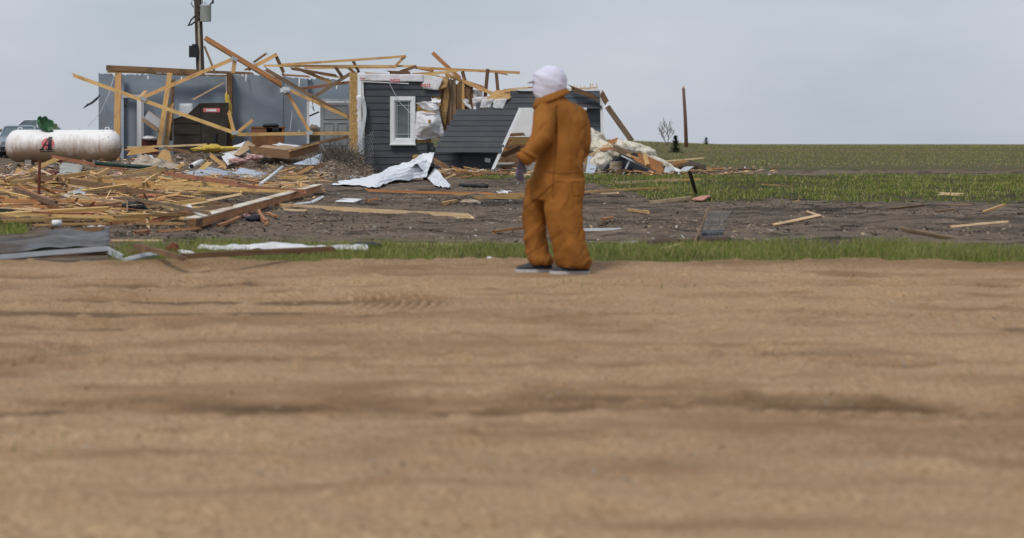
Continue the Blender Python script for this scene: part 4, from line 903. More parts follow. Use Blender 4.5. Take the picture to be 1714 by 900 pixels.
# small broken pieces nothing tells apart
CN = {'pine': 'tan', 'yellow': 'yellow', 'orange': 'orange', 'brown': 'dark brown', 'red': 'reddish', 'pale': 'pale', 'grey': 'grey', 'teal': 'teal'}
def bits(n, px0, px1, y0, y1, h, group, place, lmin, lmax, mats, marks):
    for i in range(n):
        px, py = RNG.uniform(px0, px1), RNG.uniform(y0, y1); g = G(px, py)
        a = RNG.gauss(0, .75) + (math.pi if RNG.random() < .5 else 0); L = RNG.uniform(lmin, lmax); mt = RNG.choice(mats)
        z = float(surf(np.array([g.x]), np.array([g.y]))[0]); c = Vector((g.x, g.y, z + RNG.uniform(.02, h))); d = Vector((math.cos(a), math.sin(a), RNG.gauss(0, .11))) * L / 2
        near = min(marks, key=lambda m_: abs(m_[0] - px))[1]; v = (py - y0) / (y1 - y0)
        row = 'front' if v > .67 else 'back' if v < .33 else 'middle'
        lb = ('short ' if L < lmin + (lmax - lmin) * .4 else 'long ' if L > lmin + (lmax - lmin) * .75 else '') + CN[mt] + ' board in the ' + row + ' of ' + place + ' ' + near
        beam('broken_board', c - d, c + d, RNG.uniform(.02, .055), RNG.uniform(.018, .04), mt, lb, 'board', group, seed=900 + i, roll=RNG.uniform(-.6, .6))
bits(92, -20, 300, 312, 381, .17, 'broken boards heaped in the left pile', 'the left pile', .5, 2.4, ['pine', 'yellow', 'orange', 'brown', 'red', 'pale', 'grey', 'yellow'], ((0, 'at the left edge'), (64, 'by the rusty stake'), (132, 'by the broken appliance'), (228, 'by the black bag'), (310, 'by the laminated beam end')))
bits(48, 30, 520, 296, 326, .16, 'broken boards behind the left pile', 'the rear rubble', .6, 2.2, ['pine', 'yellow', 'orange', 'brown', 'pale'], ((66, 'before the tank'), (118, 'below the vinyl panels'), (260, 'below the canvas bundle'), (360, 'below the blue-grey sheet'), (470, 'by the leaning white pipe')))
bits(26, 740, 880, 292, 300, .2, 'broken boards at the racked wall', 'the racked wall litter', .3, 1.0, ['pine', 'pale', 'orange', 'brown', 'brown'], ((750, 'by the white metal'), (800, 'mid wall'), (850, 'under the slanted trim'), (880, 'beside the glove')))
bits(34, 1000, 1240, 287, 296, .14, 'broken boards at the right heap', 'the right heap litter', .3, 1.4, ['pine', 'pale', 'orange', 'brown', 'grey'], ((1010, 'by the grey slab'), (1040, 'before the tub'), (1080, 'before the black felt'), (1130, 'by the tin scrap'), (1170, 'behind the black post'), (1220, 'past the black post')))
bits(12, 1200, 1700, 300, 400, .05, 'scattered scraps on the right lot', 'the far right lot', .3, 1.2, ['pale', 'grey', 'pine'], ((1250, 'just right of the netting'), (1400, 'midway to the right edge'), (1500, 'well right of the netting'), (1650, 'near the right edge')))

# white-topped laminated beam across the pile front
lv = empty('laminated_beam', G(420, 345), 'heavy laminated beam with a white top lying across the pile', 'beam')
a, b = G(322, 374, .09), G(534, 313.5, .12)
beam('core', a, b, .12, .10, 'orange', parent=lv, ends='cc', bow=.0)
beam('white_top', a + Vector((-.02, .05, .06)), b + Vector((0, .09, .06)), .014, .17, 'dirtywhite', parent=lv, ends='ss', bow=0)
beam('dark_end', a + (b - a) * -.004, a + (b - a) * .03, .11, .105, 'brown', parent=lv, ends='cc', bow=0)
for t_ in (.12, .47, .62): q = a + (b - a) * t_; beam('bracket', q + Vector((-.03, -.06, .05)), q + Vector((.0, -.06, -.07)), .05, .012, 'black', parent=lv, ends='cc', bow=0)

# ------------------------------------------------------------------ panels, cloths and junk
def gq(*pts, h=.1): return [G(px, py, hh if False else h) for px, py in pts]
sheet('blue_tin_sheet', [P(304, 288, 49.5), P(352, 280, 51), P(402, 288, 50.5), P(360, 301.5, 48)], 14, 10, .04, 'bluesheet', 'light blue-grey sheet panel lying in the rubble centre', 'panel', seed=61)
sheet('blue_tin_sheet', [P(378, 296, 49), P(404, 279, 51), P(457, 291, 50.5), P(430, 302, 48.5)], 14, 10, .04, 'bluesheet', 'bent blue-grey sheet panel left of the white pipe', 'panel', seed=62)
sheet('blue_tin_sheet', [P(490, 275, 51.5), P(540, 256, 53), P(545, 266, 52.6), P(543, 275, 51.5)], 12, 8, .03, 'bluesheet', 'wedge-shaped blue-grey sheet below the back door', 'panel', seed=63)
sheet('drywall_scrap', [P(371, 262, 53), P(384, 255, 53.6), P(405, 268, 53.2), P(381, 277, 52.4)], 10, 8, .02, 'white', 'white drywall scrap tilted on the rubble', 'drywall', seed=64, thick=.015)
sheet('drywall_scrap', [P(455, 242, 55.2), P(468, 239, 55.6), P(504, 243, 55.6), P(498, 249, 55)], 12, 6, .04, 'wrap', 'flat white sheet lying before the wooden cabinet', 'sheet', seed=65)
sheet('cardboard_sheet', [P(391, 258, 54.2), P(415, 235, 55), P(429, 244, 55), P(400, 260, 54)], 8, 8, .02, 'cardboard', 'brown cardboard sheet tilted before the grey wall', 'cardboard', seed=66)
sheet('cardboard_sheet', [P(372, 256, 54.6), P(392, 243, 55.2), P(412, 236, 55.3), P(390, 262, 54.3)], 8, 8, .03, 'wrap', 'pale torn sheet left of the brown cardboard', 'sheet', seed=67)
bxr = empty('plywood_crate', P(470, 270, 54) , 'broken brown plywood crate half buried before the cabinet', 'crate')
beam('side_board', P(414, 251, 53.6), P(485, 259, 53.0), .26, .04, 'brown', parent=bxr, ends='sc'); beam('side_board', P(484, 259, 53.0), P(533, 245, 54.4), .24, .05, 'cabinet', parent=bxr, ends='cc', bow=0); beam('rim', P(484, 252.5, 52.98), P(534, 238.5, 54.4), .06, .08, 'pine', parent=bxr, ends='cs', bow=0)
sheet('top_sheet', [P(416, 249, 53.7), P(484, 252, 53.1), P(505, 246, 54.4), P(440, 243, 54.6)], 10, 8, .05, 'cardboard', parent=bxr, seed=68)
lump('yellow_insulation', P(357, 248, 54.8), (.68, .25, .11), .45, 'yellowfoam', 'strip of yellow insulation before the upturned sofa', 'insulation', seed=12)
for i, (px, py, Yr, s_, lb) in enumerate(((425, 262, 53, .32, 'pink insulation tuft before the plywood crate'), (398, 269, 52.5, .30, 'pink insulation under the white drywall scrap'), (197, 293, 49, .22, 'pink insulation tuft right of the white shard'),
                                          (408, 362, 25, .09, 'pink insulation tuft at the white-topped beam'), (447, 369, 24, .07, 'pink insulation scrap beside the tipped plank'), (204, 355, 27, .09, 'pink insulation tuft in the left pile front'), (578, 270, 52.2, .2, 'pink insulation scrap on the twig tangle'))):
    c = P(px, py, Yr); lump('pink_insulation', c, (s_ * .75, s_ * .6, s_ * .3), .6, 'pink', lb, 'insulation', 'pink insulation tufts', seed=20 + i, sub=3, freq=7)
sheet('canvas_bundle', [P(218, 276, 51), P(236, 258, 52), P(306, 276, 51.5), P(300, 284, 50.4)], 44, 18, .11, 'tarp', 'crumpled beige canvas bundle right of the tank', 'canvas', seed=70, freq=4.5, thick=.01)
sheet('strand_board_scrap', [P(258, 272, 53.2), P(272, 251, 53.8), P(284, 252, 53.8), P(289, 273, 53)], 10, 8, .04, 'osb', 'upright strand board scrap before the left studs', 'board', seed=71, thick=.02)
sheet('strand_board_scrap', [P(24, 292, 50), P(30, 280, 50.5), P(64, 294, 50), P(45, 299, 49.4)], 12, 8, .10, 'osb', 'splintered yellow strand board at far left before the tank', 'board', seed=72, thick=.02, freq=5)
sheet('white_flap', [P(241, 257, 52.8), P(254, 258, 52.8), P(266, 270, 52.6), P(252, 268, 52.5)], 8, 6, .04, 'lightgrey', 'grey-white flap left of the upright strand board', 'sheet', seed=73)
mb = MB(); mb.tube([G(0, 0) if False else P(160, 273, 51), P(210, 277, 50.8), P(264, 281, 50.5)], .06, 10); tag(mb.build('green_pipe', M['darkgreen'], smooth=True), 'dark green pipe lying in front of the tank end', 'pipe')
def pipe(name, pts, r, mt, lb, cat='pipe', end=None):
    e = empty(name, pts[0], lb, cat); m_ = MB(); m_.tube(pts, r, 10); m_.build('barrel', M[mt], e, smooth=True)
    if end: d_ = (Vector(pts[0]) - Vector(pts[1])).normalized(); m_ = MB(); m_.tube([Vector(pts[0]) + d_ * .001, Vector(pts[0]) + d_ * .02], r * .86, 10); m_.build('open_end', M[end], e)
pipe('white_pipe', [P(321, 278, 50.6), P(329, 273.5, 51), P(338, 270, 51.4)], .075, 'white', 'short white drain pipe with a dark open end', end='black')
pipe('white_pipe', [G(436, 308, .1), P(452, 296, 44), P(473, 279, 46.5)], .04, 'white', 'slim white pipe leaning out of the rubble', end='lightgrey')
mb = MB(); mb.prism([G(180, 299, .15), G(184, 298, .16), G(201, 312, .12), G(198, 316, .1)], (0, .02, .02)); tag(mb.build('white_shard', M['white']), 'white splinter-shaped shard above the very long brown beam', 'shard')
gp = empty('vinyl_panels', P(118, 288, 50), 'pair of folded grey-green vinyl panels below the tank', 'panel')
sheet('panel', [P(99, 281, 50.2), P(104, 272.5, 50.8), P(139, 277, 50.8), P(137, 284, 50.2)], 12, 6, .02, 'cushion', parent=gp, seed=74, thick=.03)
sheet('panel', [P(96, 291, 49.6), P(101, 282, 50.1), P(137, 285, 50.1), P(133, 290, 49.5)], 12, 6, .02, 'cushion', parent=gp, seed=75, thick=.03)
st_ = MB(); st_.tube([G(64.5, 347, 0), G(64.5, 347, 0) + Vector((.02, 0, .76))], [.028, .022], 8); tag(st_.build('rusty_stake', M['rust']), 'rusty red steel stake standing upright in the left pile', 'stake')
ap = empty('broken_appliance', G(132, 330), 'broken white appliance housing with a dark round hole', 'appliance')
c = G(133, 326, .12); mb = MB(); mb.box(c, (.20, .16, .12), Matrix.Rotation(.1, 3, 'Y')); mb.build('housing', M['white'], ap)
mb = MB(); mb.loft([[c + Vector((.085 * math.cos(t), o_, -.005 + .04 * math.sin(t))) for t in [k / 20 * 2 * math.pi for k in range(20)]] for o_ in (-.0845, -.08)]); mb.build('port', M['navy'], ap)
mb = MB(); mb.prism([c + Vector((-.26, -.05, .02)), c + Vector((.0, -.05, .05)), c + Vector((.10, -.05, .15)), c + Vector((-.06, -.05, .09))], (0, .02, 0)); mb.build('bent_cover', M['lightgrey'], ap)
sheet('white_cloth', [G(66, 325, .1), G(98, 322, .12), G(122, 328, .1), G(96, 335, .06)], 16, 10, .035, 'wrap', 'rumpled white sheet left of the broken appliance', 'sheet', seed=76, freq=4)
sheet('white_cloth', [G(162, 338, .1), G(190, 332, .12), G(200, 335, .11), G(172, 341, .08)], 14, 6, .03, 'wrap', 'strip of white sheeting right of the broken appliance', 'sheet', seed=77, freq=5)
sheet('white_cloth', [G(140, 380, .08), G(168, 376, .12), G(186, 378, .10), G(150, 384, .04)], 18, 8, .05, 'wrap', 'small white rag just above the corrugated sheet', 'rag', seed=78, freq=7)
mb = MB(); mb.tube([G(88, 373, .12), G(102, 372.6, .12)], .035, 12); tag(mb.build('white_canister', M['white'], smooth=True), 'small white canister wedged under the yellow planks', 'canister')
mb = MB(); q = G(5, 352, .1); mb.box(q + Vector((0, .1, 0)), (.22, .2, .08)); tag(mb.build('green_tote', M['darkgreen']), 'dark green tote at the left edge under the boards', 'bin')
lump('dark_bag', G(228, 348, .1), (.18, .12, .1), .5, 'black', 'black crumpled bag in the middle of the left pile', 'bag', seed=31, sub=3, freq=6)
lump('dark_cloth', G(428, 366, .03), (.12, .1, .05), .4, 'navy', 'dark blue cloth beside the tipped orange plank', 'cloth', seed=32, sub=3, freq=6)
lump('teal_cloth', P(272, 302, 46), (.35, .2, .1), .5, 'teal', 'teal cloth under the propped pine stud', 'cloth', seed=33, sub=3, freq=6)
lump('crimson_cloth', P(88, 291, 49.8), (.26, .2, .08), .5, 'maroon', 'dark red cloth left of the vinyl panels', 'cloth', seed=34, sub=3, freq=6)
mb = MB(); mb.tube([G(316, 345, .2), G(322, 351, .18), G(336, 359, .12), G(352, 361, .1)], [.03, .025, .03, .02], 6); tag(mb.build('white_strip', M['white']), 'twisted white plastic strip left of the white-topped beam', 'strip')
mb = MB(); mb.tube([G(494, 341.5, .03), G(522, 339, .03), G(530, 335, .04), G(541, 329, .05)], [.02, .03, .03, .02], 6); tag(mb.build('white_strip', M['white']), 'crooked white strip on the mud by the white papers', 'strip')
sheet('white_paper', [G(560, 337.5, .02), G(575, 332, .03), G(607, 333, .03), G(596, 338, .02)], 8, 6, .02, 'white', 'flat white sheet of paper on the dark mud', 'paper', seed=80)
sheet('white_paper', [G(831, 321.5, .03), G(840, 318, .08), G(858, 320, .06), G(850, 324, .03)], 10, 6, .06, 'wrap', 'crumpled white scrap left of the person', 'paper', seed=81, freq=5)
lump('pale_rag', G(786, 338, .03), (.16, .1, .05), .5, 'tarp', 'dirty pale rag on the mud beside the pine block', 'rag', seed=35, sub=3, freq=7)
lump('white_rag', G(816, 438, .04), (.05, .05, .05), .5, 'wrap', 'little white rag in the grass left of the shoes', 'rag', seed=36, sub=3, freq=15)
mb = MB(); mb.tube([G(770, 310, .05), G(815, 311.5, .05)], .05, 8); tag(mb.build('black_pipe', M['black'], smooth=True), 'short black pipe on the lawn below the racked wall', 'pipe')
beam('white_rod', G(975, 384.5, .03), G(1039, 383.5, .03), .03, .03, 'white', 'straight white rod on the mud right of the person', 'rod', ends='cc')
beam('white_rod', G(1038, 408, .02), G(1068, 405, .02), .025, .02, 'white', 'short white strip on the mud beyond the right grass', 'rod', ends='ss')
sheet('teal_board', [P(750, 300, 50.6), P(757, 294.5, 51.6), P(786, 294, 51.6), P(784, 300, 50.6)], 6, 4, .02, 'teal', 'pale teal board at the foot of the racked wall', 'board', seed=82, thick=.02)
sheet('teal_board', [P(822, 286, 54.2), P(826, 284, 54.4), P(884, 284, 54.4), P(886, 287, 54.2)], 6, 3, .01, 'teal', 'teal strip lying under the racked opening', 'board', seed=83, thick=.02)
pbox_ = MB(); pbox_.prism([P(690, 275, 54.6), P(691, 259, 54.6), P(712, 258, 54.6), P(714, 275, 54.6)], (0, .25, 0)); tag(pbox_.build('straw_block', M['osb']), 'square block of strand board behind the white sheet metal', 'board')

# crumpled white sheet metal at the wall foot: two folded ribbed sheets
def ribbon(name, low, up, mat, nrib, parent, seed):
    n = 44; v = []; m_ = 9
    for j in range(n + 1):
        t_ = j / n * (len(low) - 1); k = min(int(t_), len(low) - 2); u = t_ - k
        a_ = Vector(low[k]).lerp(Vector(low[k + 1]), u); b_ = Vector(up[k]).lerp(Vector(up[k + 1]), u)
        for i in range(m_ * nrib + 1):
            s_ = i / (m_ * nrib); p = a_.lerp(b_, s_); ph = (i % m_) / m_
            p = p + Vector((0, -.03 if ph < .25 else 0, .018 if ph < .25 else 0)); p += Vector((0, 1, .6)) * (.09 * mnoise.noise(Vector((t_ * 1.7, s_ * 2.2, seed))) + .05 * mnoise.noise(Vector((t_ * 5.1, s_ * 4.2, seed + 7))))
            v.append(p)
    w2 = m_ * nrib + 1; f = [(j * w2 + i, j * w2 + i + 1, (j + 1) * w2 + i + 1, (j + 1) * w2 + i) for j in range(n) for i in range(w2 - 1)]
    mb = MB(); mb.add(v, f); o_ = mb.build(name, M[mat], parent, None, False); md = o_.modifiers.new('t', 'SOLIDIFY'); md.thickness = .004; return o_
wm = empty('crumpled_sheet_metal', G(660, 305), 'crumpled white ribbed sheet metal lying before the charcoal wall', 'sheet metal')
ribbon('main_sheet', [G(553, 309, .04), G(598, 310, .05), G(628, 315, .04), G(655, 305, .06), G(690, 300, .06), G(714, 298, .08)],
       [P(566, 305, 43.5), P(606, 298, 44.6), P(640, 288, 45), P(672, 280, 45.4), P(698, 268, 45.8), P(722, 262, 46)], 'whitesheet', 4, wm, 1)
ribbon('upper_fold', [P(632, 296, 44.6), P(672, 285, 45.2), P(698, 276, 45.2), P(714, 293, 45.6)], [P(648, 283, 46.4), P(684, 272, 46.6), P(708, 258.5, 46.2), P(727, 256, 45.8)], 'whitesheet', 2, wm, 2)
ribbon('loose_flap', [P(714, 299, 46.4), G(728, 311, .05), G(738, 313, .03)], [P(727, 281, 46.2), P(743, 298, 44), G(754, 312, .06)], 'whitesheet', 2, wm, 3)
sheet('dark_fold', [P(708, 303, 46.8), P(713, 276, 46.3), P(727, 276, 46.3), P(724, 303, 46.6)], 8, 8, .06, 'black', parent=wm, seed=85)
ribbon('thin_strip', [P(586, 297, 48), P(600, 298, 48), P(624, 301, 47.5)], [P(586, 295, 48.2), P(600, 295.5, 48.2), P(624, 299, 47.7)], 'lightgrey', 1, wm, 4)

# galvanised corrugated sheet in the near left, tilted on the verge
gl = empty('corrugated_sheet', G(90, 428), 'blurred galvanised corrugated sheet tilted on the verge at lower left', 'sheet metal')
A, B, C, D = P(-45, 432, 16.6), P(181, 413.5, 17.2), P(184, 383.5, 18.4), P(-45, 402, 17.6)
sheet('sheet', [A, B, C, D], 40, 48, .045, 'galv', parent=gl, ribs=5, ribamp=.03, seed=86, thick=.004)
beam('rolled_edge', A + Vector((0, -.03, -.01)), B + Vector((0, -.03, -.01)), .045, .04, 'lightgrey', parent=gl, ends='cc')
beam('torn_edge', D, C + Vector((0, 0, .01)), .035, .05, 'conduit', parent=gl, ends='ss')
beam('rotten_board', P(40, 399, 18.0), P(185, 386, 18.35), .11, .05, 'brown', parent=gl, ends='ss')
beam('backing_board', A + Vector((.6, .15, -.07)), B + Vector((.05, .15, -.07)), .12, .06, 'brown', parent=gl, ends='ss')
beam('metal_strip', G(180, 418, .05), G(207, 432, .02), .06, .02, 'lightgrey', 'bent tin strip off the corrugated sheet corner', 'strip')
mb = MB(); mb.tube([G(208, 436, .03), G(222, 433, .04), G(240, 428, .06), G(262, 425.5, .06)], [.025, .03, .025, .03], 6); tag(mb.build('bent_strip', M['lightgrey']), 'bent grey tube lying at the road edge', 'strip')
lump('wood_knot', G(289, 420, .06), (.06, .05, .08), .4, 'rust', 'dark reddish knot of wood standing in the grass', 'wood', seed=37, sub=3, freq=12)
mb = MB(); mb.tube([G(295, 421, .05), G(315, 424, .05), G(338, 431, .03)], [.025, .03, .02], 6); tag(mb.build('bent_strip', M['white']), 'blurred white strip beside the brown boards in the grass', 'strip')
beam('brown_offcut', G(210, 420, .05), G(300, 428, .04), .05, .04, 'brown', 'blurred brown offcut low in the grass', 'board')
# white sheet dragged through the grass
def drag(s, t): k = .55 + .45 * mnoise.noise(Vector((s * 3.1, 4, 1))); return (0, .22 * mnoise.noise(Vector((s * 5, 1, 2))), k * .045 * math.sin(math.pi * t) + .02 * mnoise.noise(Vector((s * 13, t * 2, 5))))
sheet('white_bedsheet', [G(330, 417, .05), G(618, 418, .04), G(612, 413, .04), G(338, 411, .06)], 120, 10, .014, 'wrap', 'long rumpled white sheet lying in the grass strip', 'sheet', seed=88, freq=5, disp=drag, thick=.006)
lump('dark_bag', G(612, 414, .04), (.16, .1, .05), .5, 'black', 'black rag at the right end of the long white sheet', 'rag', seed=38, sub=3, freq=8)

# ------------------------------------------------------------------ collapsed right end
lump('cream_insulation', P(1026, 257, 54.4), (.92, .5, .30), .22, 'foam', 'big cream insulation slab slumped over the collapsed corner', 'insulation', 'cream insulation', seed=41, rot=.35, sub=5, freq=2.2)
lump('cream_insulation', P(1062, 250, 53.7), (.62, .4, .22), .3, 'foam', 'cream insulation tuft below the sliding timber', 'insulation', 'cream insulation', seed=42, rot=.3, sub=4, freq=3)
lump('cream_insulation', P(1097, 269, 53.6), (.72, .3, .13), .3, 'foam', 'cream insulation strip on the right end of the heap', 'insulation', 'cream insulation', seed=43, rot=.42, sub=4, freq=3)
lump('cream_insulation', P(993, 242, 54.5), (.38, .3, .40), .35, 'foam', 'shaggy cream insulation right behind the person', 'insulation', 'cream insulation', seed=44, sub=4, freq=4)
lump('cream_insulation', P(1008, 274, 53.7), (.34, .3, .42), .35, 'foam', 'dirty insulation fold left of the white tub', 'insulation', 'cream insulation', seed=45, rot=-.7, sub=4, freq=3)
chips('insulation_tufts', np.stack([(NR.uniform(982, 1118, 420) - CX) / F * 53.9, NR.normal(53.9, .2, 420), NR.uniform(.35, 1.0, 420)], -1)[:0 + 420] * np.array([1, 1, 1]), ['foam', 'foam', 'chip3'], 'shaggy tufts over the slumped insulation', 'insulation', .05, .2, 4, 1.2) if False else None
pts = []
for o_ in list(bpy.data.objects):
    if o_.name.startswith('cream_insulation'):
        vv = o_.data.vertices; mw = o_.matrix_basis
        for k in range(170): pts.append(mw @ (vv[RNG.randrange(len(vv))].co * RNG.uniform(.98, 1.06)))
chips('insulation_fluff', [tuple(p) for p in pts], ['foam', 'foam', 'foam', 'chip3', 'tarp'], 'shaggy loose fibres covering the slumped cream insulation', 'insulation', .02, .08, 6, 1.6)
pts = []
for o_ in list(bpy.data.objects):
    if o_.name.startswith('pink_insulation'):
        vv = o_.data.vertices; mw = o_.matrix_basis; sz = o_.dimensions.x
        for k in range(160): pts.append(mw @ (vv[RNG.randrange(len(vv))].co * RNG.uniform(.95, 1.1)))
chips('pink_fluff', [tuple(p) for p in pts], ['pink', 'pink', 'chip1'], 'loose fibres on the pink insulation tufts', 'insulation', .02, .07, 5, 1.6)
fl = empty('felt_panel', P(1070, 294, 53), 'black roofing felt panel collapsed as a low tent', 'panel')
mb = MB(); mb.prism([P(1040, 295, 52.2), P(1054, 263, 52.4), P(1103, 289, 52.2), P(1100, 297, 52.1)], (0, .9, .0)); mb.build('felt', M['navy'], fl)
beam('edge_trim', P(1040, 260, 52.1), P(1100, 289, 52.0), .05, .04, 'lightgrey', parent=fl, ends='cc', bow=0); beam('edge_trim', P(1041, 295, 52.1), P(1055, 266, 52.15), .04, .04, 'lightgrey', parent=fl, ends='cc', bow=0)
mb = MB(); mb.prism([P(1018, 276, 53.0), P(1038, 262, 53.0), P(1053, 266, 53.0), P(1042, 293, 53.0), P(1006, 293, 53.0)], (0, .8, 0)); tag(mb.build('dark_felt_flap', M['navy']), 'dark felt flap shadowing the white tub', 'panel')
mb = MB(); c = P(1031, 283, 52.6)
for i in range(4): mb.tube([c + Vector((0, 0, -.24 + .12 * i)), c + Vector((0, 0, -.13 + .12 * i))], [.19, .195], 16)
tag(mb.build('ribbed_tub', M['tarp'], smooth=False), 'ribbed beige tub standing under the felt', 'tub')
sheet('grey_slab', [P(981, 291, 53.4), P(984, 262, 53.8), P(1003, 264, 53.8), P(995, 294, 53.2)], 6, 10, .03, 'bluesheet', 'upright grey slab beside the person at the collapsed corner', 'panel', seed=91, thick=.06)
sheet('white_scrap', [P(1083, 262, 53.6), P(1086, 259, 54), P(1112, 274, 53.8), P(1110, 279, 53.4)], 8, 5, .03, 'white', 'white strip of panel along the insulation end', 'panel', seed=92, thick=.02)
sheet('tin_scrap', [P(1110, 287, 53), P(1116, 274, 53.5), P(1128, 282, 53.4), P(1122, 289, 52.9)], 6, 6, .05, 'lightgrey', 'grey tin scrap at the right end of the heap', 'scrap', seed=93)
sheet('white_scrap', [P(1126, 284, 53.2), P(1130, 281, 53.5), P(1143, 286, 53.3), P(1140, 290, 53)], 6, 4, .04, 'white', 'small white panel scrap right of the heap', 'panel', seed=94)
lump('yellow_scrap', P(1170, 288, 56), (.16, .1, .13), .5, 'yellowfoam', 'small bright yellow scrap near the right edge', 'scrap', seed=46, sub=3, freq=6)
lump('root_clump', P(1160, 283, 54.5), (.40, .3, .22), .45, 'chip2', 'dark clump of roots behind the black post', 'roots', seed=47, sub=3, freq=5)
bpo = empty('black_post', G(1166, 329), 'slanting black post with a torn sign plate on the lawn', 'post')
beam('post', G(1166.5, 329, -.05), P(1154.5, 288, 33.5), .055, .05, 'black', parent=bpo, ends='cc', bow=0)
sheet('sign_plate', [P(1138, 285, 33.3), P(1150, 278, 33.7), P(1162, 279, 33.6), P(1150, 287, 33.3)], 6, 4, .03, 'lightgrey', parent=bpo, seed=95)
sheet('salmon_board', [G(1158, 334, .05), G(1177, 334.5, .05), G(1191, 327.5, .05), G(1175, 328, .05)], 6, 4, .01, 'pinkboard', 'flat salmon-pink board at the foot of the black post', 'board', seed=96, thick=.03)
lump('red_scrap', G(1100, 317.5, .04), (.05, .04, .03), .4, 'redprint', 'tiny red scrap on the lawn lath', 'scrap', seed=48, sub=2, freq=10)
# wire-wrapped wreckage at the right edge of the mud
wr = empty('wire_wreckage', G(1185, 405), 'tangle of netting and black pipe at the far right mud', 'wreckage')
beam('grey_pole', G(1162, 408, .03), P(1188, 345, 19.9), .018, .018, 'grey', parent=wr, ends='cc'); mb = MB(); mb.tube([G(1178, 393, .06), G(1206, 389, .06)], .035, 12, False); mb.build('black_pipe', M['black'], wr)
lump('root_ball', G(1190, 405, .03), (.17, .14, .07), .45, 'chip2', parent=wr, seed=49, sub=3, freq=6)
mb = MB()
for i in range(10): mb.tube([G(1168 + i * 4, 406, .02), P(1180 + i * 3.6, 382 - i, 19.6), P(1186 + i * 4, 352, 19.8)], .0017, 3, False)
for i in range(8): mb.tube([P(1168 + i * 2.6, 402 - i * 6.5, 19.5), P(1208 + i * 1.5, 400 - i * 6.5, 19.8)], .0017, 3, False)
mb.build('netting', M['steel'], wr)
lump('mud_root', G(1110, 408, .04), (.17, .12, .08), .5, 'chip2', 'dark uprooted clump beside the pale split log', 'roots', seed=50, sub=3, freq=8)
sheet('white_rag', [G(1091, 409, .03), G(1098, 405, .05), G(1104, 406, .06), G(1100, 411, .02)], 6, 4, .04, 'wrap', 'small white scrap left of the uprooted clump', 'rag', seed=97, freq=8)

# ------------------------------------------------------------------ propane tank
TY = 56.3; tk = empty('propane_tank', P(107, 244, TY), 'white propane tank lying on its side, muddy below, black letter A on it', 'tank')
c = P(106.5, 244, TY); Lh, Rr = 1.50, .515; YAW = math.radians(-7)
def tw(p): return c + Matrix.Rotation(YAW, 3, 'Z') @ Vector(p)
rings = []
for i in range(11):
    a = -math.pi / 2 + i / 10 * math.pi / 2; rings.append((-Lh + .38 * math.sin(a), Rr * math.cos(a) + (1e-3)))
for i in range(1, 9): rings.append((-Lh + 2 * Lh * i / 9, Rr))
for i in range(11):
    a = i / 10 * math.pi / 2; rings.append((Lh + .38 * math.sin(a), Rr * math.cos(a) + 1e-3))
mb = MB(); mb.loft([[Vector((x_, r_ * math.cos(t), r_ * math.sin(t))) for t in [k / 40 * 2 * math.pi for k in range(40)]] for x_, r_ in rings])
wm4 = Matrix.Translation(c) @ Matrix.Rotation(YAW, 4, 'Z')
sh = mb.build('shell', M['tank'], tk, smooth=True, world=wm4)
for x_ in (-Lh, 0, Lh): mb = MB(); mb.loft([[tw((x_ + dx, (Rr + hh) * math.cos(t), (Rr + hh) * math.sin(t))) for t in [k / 40 * 2 * math.pi for k in range(40)]] for dx, hh in ((-.015, -.01), (-.01, .003), (.01, .003), (.015, -.01))], False); mb.build('weld_seam', M['tank'], sh)
def onskin(x_, z_, off=.006): return tw((x_, -math.sqrt(max(0, Rr ** 2 - z_ ** 2)) - off, z_))
def skin_poly(name, pts, mat, off, parent=tk):
    zs = [p_[1] for p_ in pts]; z0, z1 = min(zs), max(zs); nz = max(2, int((z1 - z0) / .02)); rows_ = []
    for k in range(nz + 1):
        z_ = z0 + (z1 - z0) * min(max(k / nz, .001), .999); xs_ = []
        for (xa, za_), (xb, zb_) in zip(pts, pts[1:] + pts[:1]):
            if (za_ - z_) * (zb_ - z_) <= 0 and za_ != zb_: xs_.append(xa + (xb - xa) * (z_ - za_) / (zb_ - za_))
        rows_.append((z_, min(xs_), max(xs_)))
    ring_ = [[onskin(a_, z_, off), onskin(b_, z_, off), onskin(b_, z_, off - .004), onskin(a_, z_, off - .004)] for z_, a_, b_ in rows_]
    mb = MB(); mb.loft(ring_); return mb.build(name, M[mat], parent)
lx, lz, s_ = -.38, .08, 1.0                                      # emblem: italic slab letter on a red oval, rule beneath
el = [(lx + .02 + .205 * math.cos(t), lz + .0 + .175 * math.sin(t)) for t in [k / 28 * 2 * math.pi for k in range(28)]]
skin_poly('red_oval', el, 'redprint', .0045)
sk = .32
def A_(x_, z_): return (lx + 1.1 * x_ + sk * z_ * .6, lz + 1.1 * z_)
for nm, q in (('letter_stem', [(.0, .19), (.10, .19), (.155, -.16), (.04, -.16)]), ('letter_stem', [(.0, .19), (.03, .15), (-.105, -.16), (-.15, -.16)]), ('letter_bar', [(-.085, -.03), (.03, -.03), (.035, -.065), (-.10, -.065)]),
              ('letter_serif', [(-.20, -.155), (-.055, -.155), (-.06, -.19), (-.205, -.19)]), ('letter_serif', [(.0, -.155), (.20, -.155), (.195, -.19), (-.005, -.19)])): skin_poly(nm, [A_(*p_) for p_ in q], 'black', .009)
skin_poly('rule', [(lx - .24, lz - .24), (lx + .22, lz - .24), (lx + .22, lz - .262), (lx - .24, lz - .262)], 'black', .007)
for x_ in (-1.1, 1.1):
    mb = MB(); mb.box(tw((x_, 0, -.62)), (.2, .7, .36)); mb.build('saddle', M['concrete'], tk)
for x_ in (1.42, -1.42): mb = MB(); mb.tube([tw((x_ - .07, 0, .49)), tw((x_ - .06, 0, .58)), tw((x_ + .05, 0, .58)), tw((x_ + .07, 0, .46))], .018, 6); mb.build('lifting_lug', M['white'], tk)
